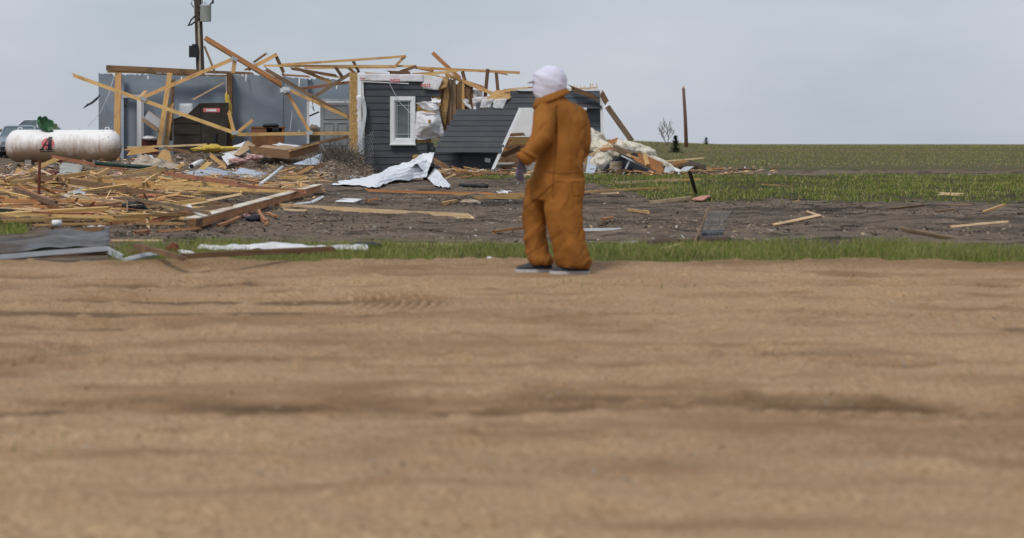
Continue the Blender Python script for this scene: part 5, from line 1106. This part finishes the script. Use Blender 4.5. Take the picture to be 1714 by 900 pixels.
# torn green dome lid on the tank
gd = MB(); gc = P(80, 207, TY - .05); n = 30; rr = []; ax = Vector((.50, -.38, .62)).normalized(); e1 = ax.cross(Vector((0, 1, 0))).normalized(); e2 = ax.cross(e1)
for i in range(8):
    row = []
    for k in range(n + 1):
        t = k / n * 2 * math.pi; top = 1.55 + .55 * mnoise.noise(Vector((math.cos(t) * 2.2, math.sin(t) * 2.2, 4))) + .25 * mnoise.noise(Vector((math.cos(t) * 7, math.sin(t) * 7, 8))); a = .05 + (i / 7) * top
        row.append(gc + (e1 * math.cos(t) * 1.25 + e2 * math.sin(t)) * .30 * math.sin(a) - ax * .28 * math.cos(a))
    rr.append(row)
gd.add([p for r_ in rr for p in r_], [(i * (n + 1) + k, i * (n + 1) + k + 1, (i + 1) * (n + 1) + k + 1, (i + 1) * (n + 1) + k) for i in range(7) for k in range(n)])
go = gd.build('green_dome_lid', M['green'], smooth=True); md = go.modifiers.new('t', 'SOLIDIFY'); md.thickness = .012
tag(go, 'torn green plastic dome lid sitting on top of the tank', 'lid')

# ------------------------------------------------------------------ utility poles
up = empty('utility_pole', Vector((P(335, 120, 68).x, 68, 0)), 'dark utility pole with a transformer behind the house', 'utility pole')
b0, t0 = P(339.5, 228, 68), P(331, 0, 68); dpole = (t0 - b0) / (t0.z - b0.z)
def pole_at(z_): return b0 + dpole * (z_ - b0.z)
mb = MB(); mb.tube([pole_at(-.5), pole_at(3), pole_at(6.5), pole_at(10)], [.185, .165, .145, .12], 14); mb.build('pole', M['polewood'], up, smooth=True)
mb = MB(); mb.tube([pole_at(0) + Vector((.0, -.2, 0)), pole_at(2.8) + Vector((0, -.185, 0)), pole_at(5.55) + Vector((.02, -.165, 0))], .045, 8); mb.build('conduit', M['conduit'], up, smooth=True)
tq = P(344.2, 22, 67.8); mb = MB(); mb.tube([tq + Vector((0, 0, -.31)), tq + Vector((0, 0, .27))], .215, 20); can = mb.build('transformer', M['can'], up, smooth=False)
mb = MB(); mb.tube([tq + Vector((0, 0, .27)), tq + Vector((0, 0, .31)), tq + Vector((0, 0, .34))], [.225, .225, .14], 20); mb.build('lid', M['lightgrey'], can)
mb = MB(); mb.tube([tq + Vector((-.02, -.05, .33)), tq + Vector((-.02, -.05, .46))], [.045, .02], 8); mb.build('bushing', M['lightgrey'], can)
mb = MB(); mb.tube([tq + Vector((.14, -.08, .26)), tq + Vector((.2, -.1, .36)), tq + Vector((.27, -.12, .40))], .03, 8); mb.tube([tq + Vector((.27, -.12, .36)), tq + Vector((.29, -.12, .5))], [.05, .04], 8); mb.build('arrester', M['black'], can)
for z_ in (.1, -.15): mb = MB(); mb.box(tq + Vector((-.24, 0, z_)), (.14, .1, .1)); mb.build('mounting_bracket', M['polewood'], can)
mb = MB(); q = P(324, 86, 67.8); mb.box(q, (.34, .22, .44)); mb.box(q + Vector((.05, -.02, .24)), (.2, .2, .08)); mb.build('meter_box', M['black'], up)
mb = MB(); mb.tube([P(328, 25, 67.7), P(320, 33, 67.7), P(315, 43, 67.7), P(320, 41, 67.7), P(328, 35, 67.7)], .035, 6); mb.tube([P(330, 2, 67.7), P(322, -1, 67.7), P(320, 6, 67.7), P(324, 12, 67.7)], .02, 5); mb.tube([P(334, 3, 67.7), P(338, -3, 67.7), P(339, 6, 67.7)], .02, 5); mb.build('cable_loop', M['black'], up)
pa, pb = P(1150, 246, 118), P(1144, 147, 118); rp2 = empty('broken_pole', Vector((pa.x, 118, gz(pa.x, 118))), 'lone leaning red-brown pole stub on the right horizon', 'pole')
mb = MB(); mb.tube([pa + Vector((0, 0, -1.2)), pa.lerp(pb, .5), pb], [.14, .115, .095], 12); mb.build('shaft', M['redpole'], rp2, smooth=True); beam('splintered_tip', pb, pb + Vector((.02, 0, .14)), .1, .1, 'pale', parent=rp2)

# ------------------------------------------------------------------ vegetation on the rise
def conifer(px, py, Y, h, wd, lb, name='young_conifer'):
    b = P(px, py, Y); b.z = gz(b.x, b.y); t = empty(name, b, lb, 'tree', 'conifers on the rise')
    mb = MB(); mb.tube([b, b + Vector((0, 0, h * .97))], [.05 * h * .5, .006], 6); mb.build('trunk', M['bark'], t); mb = MB()
    for i in range(760):
        z_ = RNG.random() ** 1.3 * .97; r_ = wd / 2 * (1 - z_) ** .8 * RNG.uniform(.15, 1.1) * (.8 + .5 * math.sin(z_ * 31)); a = RNG.uniform(0, 6.283)
        p = b + Vector((math.cos(a) * r_, math.sin(a) * r_, h * (.05 + z_ * .95) - .15 * r_)); L = RNG.uniform(.16, .34) * h * .6
        d = Vector((math.cos(a), math.sin(a), RNG.uniform(-.1, .7))).normalized(); s2 = d.cross(Vector((0, 0, 1))).normalized() * L * .3
        mb.add([p - s2, p + s2, p + d * L], [(0, 1, 2)])
    mb.build('crown', M['conifer'], t)
conifer(1131, 256, 100, .95, .75, 'small dark conifer standing on the pasture rise'); conifer(1182, 246, 135, .55, .7, 'low dark conifer on the skyline right of the pole stub'); 
def bare_tree(px, py, Y, h, lb):
    b = P(px, py, Y); b.z = gz(b.x, b.y) - .1; t = empty('bare_tree', b, lb, 'tree'); mbt = MB(); mbc = MB()
    def br(p, d, L, r_, lev):
        q = p + d * L; (mbt if lev == 0 else mbc).tube([p, p.lerp(q, .5) + Vector((RNG.uniform(-1, 1), 0, RNG.uniform(-1, 1))) * L * .05, q], [r_, r_ * .8, r_ * .55], 4, False)
        if lev < 4:
            for k in range(3 if lev else 5): dd_ = (d + Vector((RNG.uniform(-.9, .9), RNG.uniform(-.7, .7), RNG.uniform(-.1, .6)))).normalized(); br(p.lerp(q, RNG.uniform(.45, 1)), dd_, L * RNG.uniform(.5, .8), r_ * .6, lev + 1)
    br(b, Vector((.1, 0, 1)), h * .34, .035, 0); br(b, Vector((-.4, 0, 1)).normalized(), h * .3, .03, 0); mbt.build('trunk', M['twig'], t); mbc.build('crown', M['twig'], t)
bare_tree(1117, 243, 122, 2.3, 'bare grey leafless bush on the right skyline')
# brown scraps along the far left skyline
for i, (px, py) in enumerate(((99, 217), (106, 216), (113, 217.5), (120, 218), (130, 217.5), (143, 217.5))):
    c = P(px, py, 120); lump('far_scrap', Vector((c.x, 120, gz(c.x, 120) + .08)), (.26 + .1 * RNG.random(), .2, .14 + .14 * RNG.random()), .5, 'brown', 'dark scrap on the skyline above the tank', 'scrap', 'dark scraps on the left skyline', seed=70 + i, sub=2, freq=4)

# ------------------------------------------------------------------ cars behind the tank
def car(name, loc, yaw, paint, label, L=4.7, wd=1.86, h=1.62, suv=True):
    root = empty(name, loc, label, 'car', 'cars parked behind the tank'); R = Matrix.Rotation(yaw, 3, 'Z'); loc = Vector(loc)
    def T(x_, y_, z_): return loc + R @ Vector((x_, y_, z_))
    def sec(x_, hw, z0, z1, rd=.1): return [T(x_, s_ * u, v) for s_, u, v in ((-1, hw * .94, z0), (-1, hw, z0 + .25), (-1, hw, z1 - rd), (-1, hw * .93, z1), (1, hw * .93, z1), (1, hw, z1 - rd), (1, hw, z0 + .25), (1, hw * .94, z0))]
    hw = wd / 2; mb = MB(); bl = .92 if suv else .84
    mb.loft([sec(-L / 2, hw * .80, .38, bl * .80), sec(-L / 2 + .12, hw * .93, .28, bl * .90), sec(-L / 2 + .7, hw, .24, bl * 1.0), sec(-L / 2 + 1.25, hw, .24, bl * 1.08), sec(L / 2 - 1.0, hw, .24, bl * 1.1), sec(L / 2 - .15, hw * .95, .3, bl * 1.06), sec(L / 2, hw * .85, .4, bl * .85)]); mb.build('body', M[paint], root, smooth=False)
    zb = bl * 1.06; f0 = -L / 2 + 1.15; f1 = f0 + .75; r1 = L / 2 - (.55 if suv else 1.3); r0 = L / 2 - (.18 if suv else .55); tw_ = hw * .74
    mb = MB(); mb.loft([[T(f0, -hw * .92, zb), T(f0, hw * .92, zb), T(f0 + .02, hw * .92, zb + .01), T(f0 + .02, -hw * .92, zb + .01)], [T(f1, -tw_, h - .05), T(f1, tw_, h - .05), T(f1 + .05, tw_ * .98, h - .02), T(f1 + .05, -tw_ * .98, h - .02)]]); 
    mb = MB(); gl_ = [[T(f0, -hw * .92, zb), T(f0, hw * .92, zb), T(f1, tw_, h - .06), T(f1, -tw_, h - .06)], [T(r0, -hw * .9, zb), T(r0, hw * .9, zb), T(r1, tw_, h - .06), T(r1, -tw_, h - .06)]]
    v = gl_[0] + gl_[1]; mb.add(v, [(0, 1, 2, 3), (4, 7, 6, 5), (0, 3, 7, 4), (1, 5, 6, 2), (3, 2, 6, 7), (0, 4, 5, 1)]); mb.build('glasshouse', M['carglass'], root)
    mb = MB(); rf = lambda x_, z_, k: [T(x_, -tw_ * k, z_ - .05), T(x_, -tw_ * k * .8, z_), T(x_, tw_ * k * .8, z_), T(x_, tw_ * k, z_ - .05)]
    mb.loft([rf(f1 - .04, h - .02, 1.02), rf(f1 + .4, h + .02, 1.03), rf(r1 - .3, h + .015, 1.03), rf(r1 + .05, h - .03, 1.0)]); roof = mb.build('roof', M[paint], root)
    for s_ in (-1, 1):
        mb = MB(); mb.tube([T(f0, s_ * hw * .93, zb), T(f1, s_ * tw_ * 1.01, h - .04)], .045, 6); mb.build('pillar', M[paint], root)
        mb = MB(); mb.tube([T((f1 + r1) / 2, s_ * hw * .94, zb), T((f1 + r1) / 2, s_ * tw_ * 1.02, h - .04)], .04, 6); mb.build('pillar', M[paint], root)
        mb = MB(); mb.tube([T(r0, s_ * hw * .91, zb), T(r1, s_ * tw_ * 1.01, h - .04)], .06, 6); mb.build('pillar', M[paint], root)
        mb = MB(); mb.box(T(f0 + .25, s_ * (hw + .10), zb + .10), (.12, .2, .15), R); mb.build('mirror', M['black'], root)
        mb = MB(); mb.box(T(-L / 2 + .06, s_ * hw * .68, bl * .72), (.12, .36, .15), R); mb.build('headlight', M['lightgrey'], root)
        mb = MB(); mb.box(T(L / 2 - .04, s_ * hw * .72, bl * .82), (.1, .25, .2), R); mb.build('tail_light', M['redprint'], root)
        for x_ in (-L / 2 + .9, L / 2 - .95):
            wh = MB(); wh.tube([T(x_, s_ * (hw - .2), .33), T(x_, s_ * (hw + .01), .33)], .33, 20); wo = wh.build('wheel', M['tyre'], root); rm_ = MB(); rm_.tube([T(x_, s_ * hw, .33), T(x_, s_ * (hw + .02), .33)], .2, 14); rm_.build('rim', M['lightgrey'], wo)
    mb = MB(); mb.box(T(-L / 2 + .0, 0, bl * .62), (.08, wd * .52, .18), R); mb.build('grille', M['black'], root)
    mb = MB(); mb.box(T(-L / 2 + .02, 0, .42), (.14, wd * .86, .16), R); mb.build('bumper', M['black'], root); return root
q = P(30, 268, 85); car('parked_car', (q.x, 85.5, gz(q.x, 85) ), math.radians(98), 'carblue', 'slate-blue car facing the viewer beyond the tank end', h=1.50)
q = P(47, 260, 96); car('parked_car', (q.x, 97, P(47, 246, 96).z * 0 + gz(q.x, 97) + .0), math.radians(12), 'carsilver', 'silver car side-on, roof showing behind the slate-blue one', L=4.6, h=1.56, suv=False)

# ------------------------------------------------------------------ the person in coveralls
PB = on_ground(930, 457); PB.z = .0; pe = empty('person', PB, 'person in tan canvas coveralls and white hood looking left at the wreckage', 'person')
YP = PB.y; KS = F / YP
def pp(px, py, d=0.0): return Vector(((px - CX) / F * YP, YP + d, CH - (py - CY) / F * YP))
def tube_rings(lst, n=20, k=1.0):
    """lst of (px, py, half-width px, depth centre m, half-depth m)"""
    return [[pp(px, py, d) + Vector((math.cos(t) * hw / KS * k, math.sin(t) * hd * k, 0)) for t in [j / n * 2 * math.pi for j in range(n)]] for px, py, hw, d, hd in lst]
TORSO = [(927, 160, 18, .0, .10), (928, 167, 25, .0, .12), (930, 174, 34, .0, .13), (933, 184, 40, .0, .145), (937, 200, 43, .0, .155), (939, 222, 43, .0, .16), (938, 248, 42, -.01, .165), (936, 270, 42, -.01, .165), (934, 290, 44, -.01, .17), (932, 308, 45, -.01, .175), (931, 322, 44, 0, .17), (930, 334, 40, 0, .15)]
LEGL = [(912, 300, 28, .07, .12), (907, 325, 27, .09, .12), (900, 352, 23, .11, .115), (898, 375, 20.5, .12, .105), (899, 400, 20, .12, .105), (903, 425, 20.5, .11, .11), (907, 433, 22, .10, .12), (908, 440, 21, .10, .12), (908, 443, 19, .10, .11)]
LEGR = [(943, 300, 34, -.05, .14), (942, 325, 33, -.07, .14), (940, 352, 32, -.09, .135), (943, 375, 30, -.10, .125), (947, 400, 28.5, -.10, .12), (953, 425, 28, -.10, .12), (957, 435, 29, -.10, .13), (957, 443, 27, -.10, .13), (957, 446, 25, -.10, .12)]
def limb(pts, n=16, k=1.0, flat=.95):
    P3 = [Vector(p[0]) for p in pts]; rings = []
    for i, (p, r_) in enumerate(pts):
        t = (P3[min(i + 1, len(P3) - 1)] - P3[max(i - 1, 0)]).normalized(); q = Vector((0, 1, 0)); q = (q - t * q.dot(t)).normalized(); u = t.cross(q)
        rings.append([Vector(p) + (u * math.cos(a) * r_ + q * math.sin(a) * r_ * flat) * k for a in [j / n * 2 * math.pi for j in range(n)]])
    return rings
ARML = [(pp(915, 182, -.05), .075), (pp(909, 192, -.12), .098), (pp(906, 210, -.17), .096), (pp(901, 230, -.20), .092), (pp(892, 245, -.21), .088), (pp(881, 257, -.20), .080), (pp(873, 265, -.19), .070), (pp(869, 270, -.19), .062)]
ARMR = [(pp(954, 182, .02), .075), (pp(965, 192, .04), .092), (pp(971, 208, .05), .086), (pp(975, 228, .04), .082), (pp(977, 243, .05), .082), (pp(972, 257, .10), .078), (pp(963, 268, .16), .07), (pp(952, 276, .22), .06)]
def remesh(name, mb, mat, voxel, smooth_it, wrinkle=None, parent=None):
    me = bpy.data.meshes.new(name + '_source'); me.from_pydata(mb.v, [], mb.f); bm = bmesh.new(); bm.from_mesh(me); bmesh.ops.recalc_face_normals(bm, faces=bm.faces[:]); bm.to_mesh(me); bm.free()
    o_ = bpy.data.objects.new(name + '_source', me); COL.objects.link(o_)
    m1 = o_.modifiers.new('r', 'REMESH'); m1.mode = 'VOXEL'; m1.voxel_size = voxel
    m2 = o_.modifiers.new('s', 'SMOOTH'); m2.iterations = smooth_it; m2.factor = .5
    dg = bpy.context.evaluated_depsgraph_get(); ev = o_.evaluated_get(dg); m3 = bpy.data.meshes.new_from_object(ev); bpy.data.objects.remove(o_)
    nv = len(m3.vertices); co = np.zeros(nv * 3, np.float32); m3.vertices.foreach_get('co', co); co = co.reshape(-1, 3)
    no = np.zeros(nv * 3, np.float32); m3.vertices.foreach_get('normal', no); no = no.reshape(-1, 3)
    if wrinkle is not None: co = co + no * wrinkle(co)[:, None]
    ctr = co.mean(0); m3.vertices.foreach_set('co', (co - ctr).astype(np.float32).ravel()); m3.materials.clear(); m3.materials.append(M[mat])
    m3.polygons.foreach_set('use_smooth', [True] * len(m3.polygons)); m3.update(); m3.name = name
    return link(bpy.data.objects.new(name, m3), parent, Matrix.Translation(Vector([float(v) for v in ctr])))
def folds(co):
    x_, y_, z_ = co[:, 0], co[:, 1], co[:, 2]; d = np.zeros(len(co)); pyv = CY + (CH - z_) * KS; pxv = CX + x_ * KS
    def ridge(a, b, sd_, o=2): return np.clip(1 - np.abs(2 * fbm(a, b, sd_, o) - 1) * 3.0, 0, 1)
    tor = np.clip(1 - (pyv - 285) / 25, 0, 1); leg = 1 - tor; arm = np.clip((912 - pxv) / 8, 0, 1) * (pyv < 275) + np.clip((pxv - 966) / 6, 0, 1) * (pyv < 275)
    tor = tor * (1 - np.clip(arm, 0, 1))
    d += tor * .020 * (ridge(x_ * 7 + z_ * 1.6, z_ * 1.7 - x_ * 1.0, 211) - .35) * np.interp(pyv, [165, 185, 230], [.2, .5, 1])
    d += np.clip(arm, 0, 1) * .018 * (ridge(x_ * 2.5 + y_ * 2, z_ * 8 + x_ * 5, 212) - .35) * np.interp(pyv, [185, 215, 240], [.2, .7, 1.2])
    knee = np.interp(pyv, [300, 330, 350, 375, 400, 415, 432, 446], [.5, .9, 1.1, .8, .9, 1.2, 1.6, 1.0])
    mk = np.clip(fbm(x_ * 5, z_ * 4, 215, 2) * 3.2 - 1.0, 0, 1); d += leg * .017 * knee * mk * (ridge(x_ * 4.0 + y_ * 2.5, z_ * 6.5 - x_ * 6.5, 213, 3) - .3) + leg * .010 * (ridge(x_ * 6.5 + z_ * 1.4, z_ * 1.6 + y_ * 3, 216) - .4)
    d += .010 * (fbm(x_ * 4 + y_ * 3, z_ * 4, 214, 2) - .5) - .007 * np.clip(1 - np.abs(2 * fbm(x_ * 3.5 + z_ * 3 + y_ * 3, z_ * 5 - x_ * 5, 218, 1) - 1) * 4, 0, 1) * np.clip(leg + arm, .3, 1)
    # side seam and back seam
    d -= .016 * np.exp(-((pxv - np.interp(pyv, [180, 330], [929, 922])) / 1.3) ** 2) * (y_ < YP) * (pyv < 335) * (pyv > 178)
    return d
mb = MB()
for r_ in (tube_rings(TORSO), tube_rings(LEGL), tube_rings(LEGR), limb(ARML), limb(ARMR)): mb.loft(r_)
co_ = remesh('coverall', mb, 'duck', .0075, 7, folds, pe)
mb = MB(); mb.loft(tube_rings([(923, 168, 32, .0, .135), (922, 163, 30, .0, .13), (921, 156, 26.5, .0, .118), (921, 154, 25, .0, .11), (921, 155, 21, .0, .10), (922, 164, 20, .0, .10)], 28), False); mb.v = [p_ + Vector((0, 0, .42 * (p_.x - pp(921, 160).x) - .005)) for p_ in mb.v]; cl = mb.build('collar', M['duck'], co_, smooth=True)
md = cl.modifiers.new('t', 'SOLIDIFY'); md.thickness = .012
def stitch(name, pts, r_=.003):
    bm_ = co_.data; kd = None
    from mathutils.bvhtree import BVHTree
    bv = BVHTree.FromPolygons([v.co for v in bm_.vertices], [p.vertices[:] for p in bm_.polygons]); off = co_.matrix_basis.translation; out_ = []
    for (a_, b_) in zip(pts, pts[1:]):
        for k in range(8):
            q = pp(lerp(a_[0], b_[0], k / 8), lerp(a_[1], b_[1], k / 8), -1.0) - off; h_ = bv.ray_cast(q, Vector((0, 1, 0)))
            if h_[0] is not None: out_.append(h_[0] + off + Vector((0, -.002, 0)))
    if len(out_) > 2: m_ = MB(); m_.tube(out_, r_, 5); m_.build(name, M['seam'], co_)
stitch('waist_seam', [(908, 286), (930, 289), (955, 288), (972, 284)], .004)
stitch('pocket_edge', [(952, 304), (970, 302)]); stitch('pocket_edge', [(952, 304), (953, 326)]); stitch('pocket_edge', [(953, 326), (970, 325)])
stitch('hem_stitch', [(932, 439), (957, 441), (982, 439)]); stitch('hem_stitch', [(888, 436), (908, 438), (926, 436)])
mb = MB(); mb.loft(limb([(pp(875, 263, -.19), .076), (pp(871, 268, -.19), .070)], 20), False); cf = mb.build('cuff', M['duck'], co_, smooth=True); cf.modifiers.new('t', 'SOLIDIFY').thickness = .01
# body under the clothes: one continuous figure with head
mb = MB()
for r_ in (tube_rings(TORSO, k=.8), tube_rings([(p[0], p[1], p[2] * .7, p[3], p[4] * .7) for p in LEGL]), tube_rings([(p[0], p[1], p[2] * .7, p[3], p[4] * .7) for p in LEGR]), limb(ARML, k=.7), limb(ARMR, k=.7)): mb.loft(r_)
HD = Vector((-.78, .62, 0)).normalized()                       # where the face looks
hc = pp(919, 137, 0)
def head_ring(z_, rx, ry, sh=0): s2 = HD.cross(Vector((0, 0, 1))); return [hc + Vector((0, 0, z_)) + HD * (rx * math.cos(t) + sh) + s2 * ry * math.sin(t) for t in [j / 20 * 2 * math.pi for j in range(20)]]
mb.loft([head_ring(-.20, .055, .055, -.02), head_ring(-.12, .06, .056, 0), head_ring(-.10, .085, .058, .012), head_ring(-.05, .092, .066, .006), head_ring(.0, .098, .072, 0), head_ring(.05, .098, .073, -.003), head_ring(.09, .08, .062, -.004), head_ring(.115, .045, .036, -.005), head_ring(.122, .01, .01, -.005)])
s2 = HD.cross(Vector((0, 0, 1)))
mb.loft([[hc + HD * (.085 + o_) + s2 * w_ * a_ + Vector((0, 0, z_)) for a_ in (-1, 0, 1)] + [hc + HD * .07 + Vector((0, 0, z_))] for z_, o_, w_ in ((.015, .004, .008), (-.015, .02, .013), (-.035, .026, .016), (-.042, .005, .012))])
bo = remesh('body', mb, 'skin', .011, 3, None, pe)
for sgn in (-1, 1): lump('eye', hc + HD * .088 + s2 * .031 * sgn + Vector((0, 0, .012)), (.014, .014, .011), 0, 'white', parent=bo, sub=2)
mb = MB(); mb.loft([[hc + HD * (.092 + o_) + s2 * .024 * a_ + Vector((0, 0, -.066 + z_)) for a_ in (-1, -.4, .4, 1)] for o_, z_ in ((0, .006), (.006, 0), (0, -.006))]); mb.build('mouth', M['maroon'], bo)
# knitted hood, open toward the face
HOOD = [(921, 109.5, 7, 0, .04), (921, 112, 15, 0, .075), (920.5, 117, 22, 0, .10), (920, 124, 27, 0, .12), (920, 132, 29.5, 0, .128), (920, 140, 29.5, 0, .128), (919.5, 148, 28, 0, .122), (919, 155, 26, 0, .115), (917, 161, 22.5, 0, .105), (915, 166, 18, 0, .09)]
mb = MB(); mb.loft(tube_rings(HOOD, 28)); mb.loft(tube_rings([(904, 142, 10, .02, .08), (904, 150, 10.5, .02, .085), (904.5, 158, 10.5, .02, .085), (905, 166, 8.5, .02, .07), (905.5, 172, 5, .02, .045)], 16))
def hoodfold(co):
    x_, y_, z_ = co[:, 0], co[:, 1], co[:, 2]; pyv = CY + (CH - z_) * KS; pxv = CX + x_ * KS
    dr = (pyv - 146) - (pxv - 900) * .28
    return .0016 * np.sin(dr * .5) * np.exp(-((dr) / 12) ** 2) + .020 * (fbm(x_ * 12, z_ * 20 + x_ * 9, 210, 3) - .5)
hd_ = remesh('hood', mb, 'hood', .0085, 4, hoodfold, pe)
face = hc + HD * .108; mb = MB(); mb.loft([[face + HD * o_ + s2 * rx * math.cos(t) + Vector((0, 0, rz * math.sin(t) - .01)) for t in [j / 20 * 2 * math.pi for j in range(20)]] for o_, rx, rz in ((-.02, .075, .095), (.012, .06, .08))]); mb.build('face_opening', M['skin'], hd_)
mb = MB(); bq = pp(893, 136, .05); mb.loft([[bq + HD * o_ + s2 * .075 * a_ + Vector((0, 0, z_ - .012 * a_ * a_)) for a_ in (-1, -.5, 0, .5, 1)] + [bq + HD * o_ + s2 * .075 * a_ + Vector((0, 0, z_ - .008 - .012 * a_ * a_)) for a_ in (1, .5, 0, -.5, -1)] for o_, z_ in ((-.06, .010), (-.02, .004), (.004, .0))]); mb.build('cap_brim', M['black'], pe, smooth=True)
# gloved hands: palm, four fingers, thumb
def hand(wrist, aim, side, palmn, name):
    aim = Vector(aim).normalized(); side = Vector(side); side = (side - aim * side.dot(aim)).normalized(); nrm = Vector(palmn).normalized(); mb = MB()
    def ring(t, a_, b_): return [wrist + aim * t + side * a_ * math.cos(u) + nrm * b_ * math.sin(u) for u in [j / 12 * 2 * math.pi for j in range(12)]]
    mb.loft([ring(-.03, .036, .032), ring(.01, .036, .030), ring(.045, .045, .026), ring(.085, .048, .024), ring(.10, .044, .018)])
    for k, (o_, l_) in enumerate(((-.034, .070), (-.012, .080), (.012, .075), (.033, .058))):
        b_ = wrist + aim * .09 + side * o_; p1 = b_ + aim * l_ * .45 + nrm * .006; p2 = p1 + (aim * .75 + nrm * .65).normalized() * l_ * .34; p3 = p2 + (aim * .2 + nrm).normalized() * l_ * .28
        mb.tube([b_ - aim * .02, b_, p1, p2, p3], [.013, .013, .012, .011, .008], 8)
    tb = wrist + aim * .03 - side * .036; t1 = tb + (aim * .7 - side * .7).normalized() * .04; t2 = t1 + (aim + nrm * .4).normalized() * .035; mb.tube([tb + side * .015, tb, t1, t2], [.015, .016, .013, .009], 8)
    return remesh(name, mb, 'glove', .0045, 2, None, pe)
hand(pp(869, 271, -.19), (-.16, .05, -1), (-.75, -.65, 0), (.55, .75, -.2), 'glove')
hand(pp(952, 277, .22), (-.5, .3, -1), (.7, .6, 0), (-.5, .5, -.3), 'glove')
# shoes, toes to the left
def shoe(hx, tx, py, d, name='shoe'):
    h0, t0_ = pp(hx, py, d), pp(tx, py, d); zz = .0; L = (t0_ - h0); root = None; mb = MB()
    def sl(u, wv, zt, z0=.03): c_ = h0 + L * u; c_.z = 0; return [c_ + Vector((0, wv * math.cos(a), z0 + (zt - z0) * max(0, math.sin(a)) if math.sin(a) > 0 else z0)) for a in [j / 14 * 2 * math.pi for j in range(14)]]
    mb.loft([sl(-.02, .03, .06), sl(.03, .042, .11), sl(.2, .046, .13), sl(.4, .05, .125), sl(.6, .055, .085), sl(.8, .056, .068), sl(.95, .045, .055), sl(1.02, .02, .045)]); up_ = mb.build('shoe', M['shoe'], pe, smooth=True)
    mb = MB(); mb.loft([[h0 + L * u + Vector((0, wv * s_, -h0.z + z_)) for s_, z_ in ((-1, 0), (1, 0), (1, .028), (-1, .028))] for u, wv in ((-.04, .03), (.02, .05), (.3, .05), (.6, .062), (.85, .06), (1.0, .045), (1.05, .02))]); mb.build('sole', M['sole'], up_)
shoe(925, 867, 452, .10); shoe(982, 921, 458, -.10)
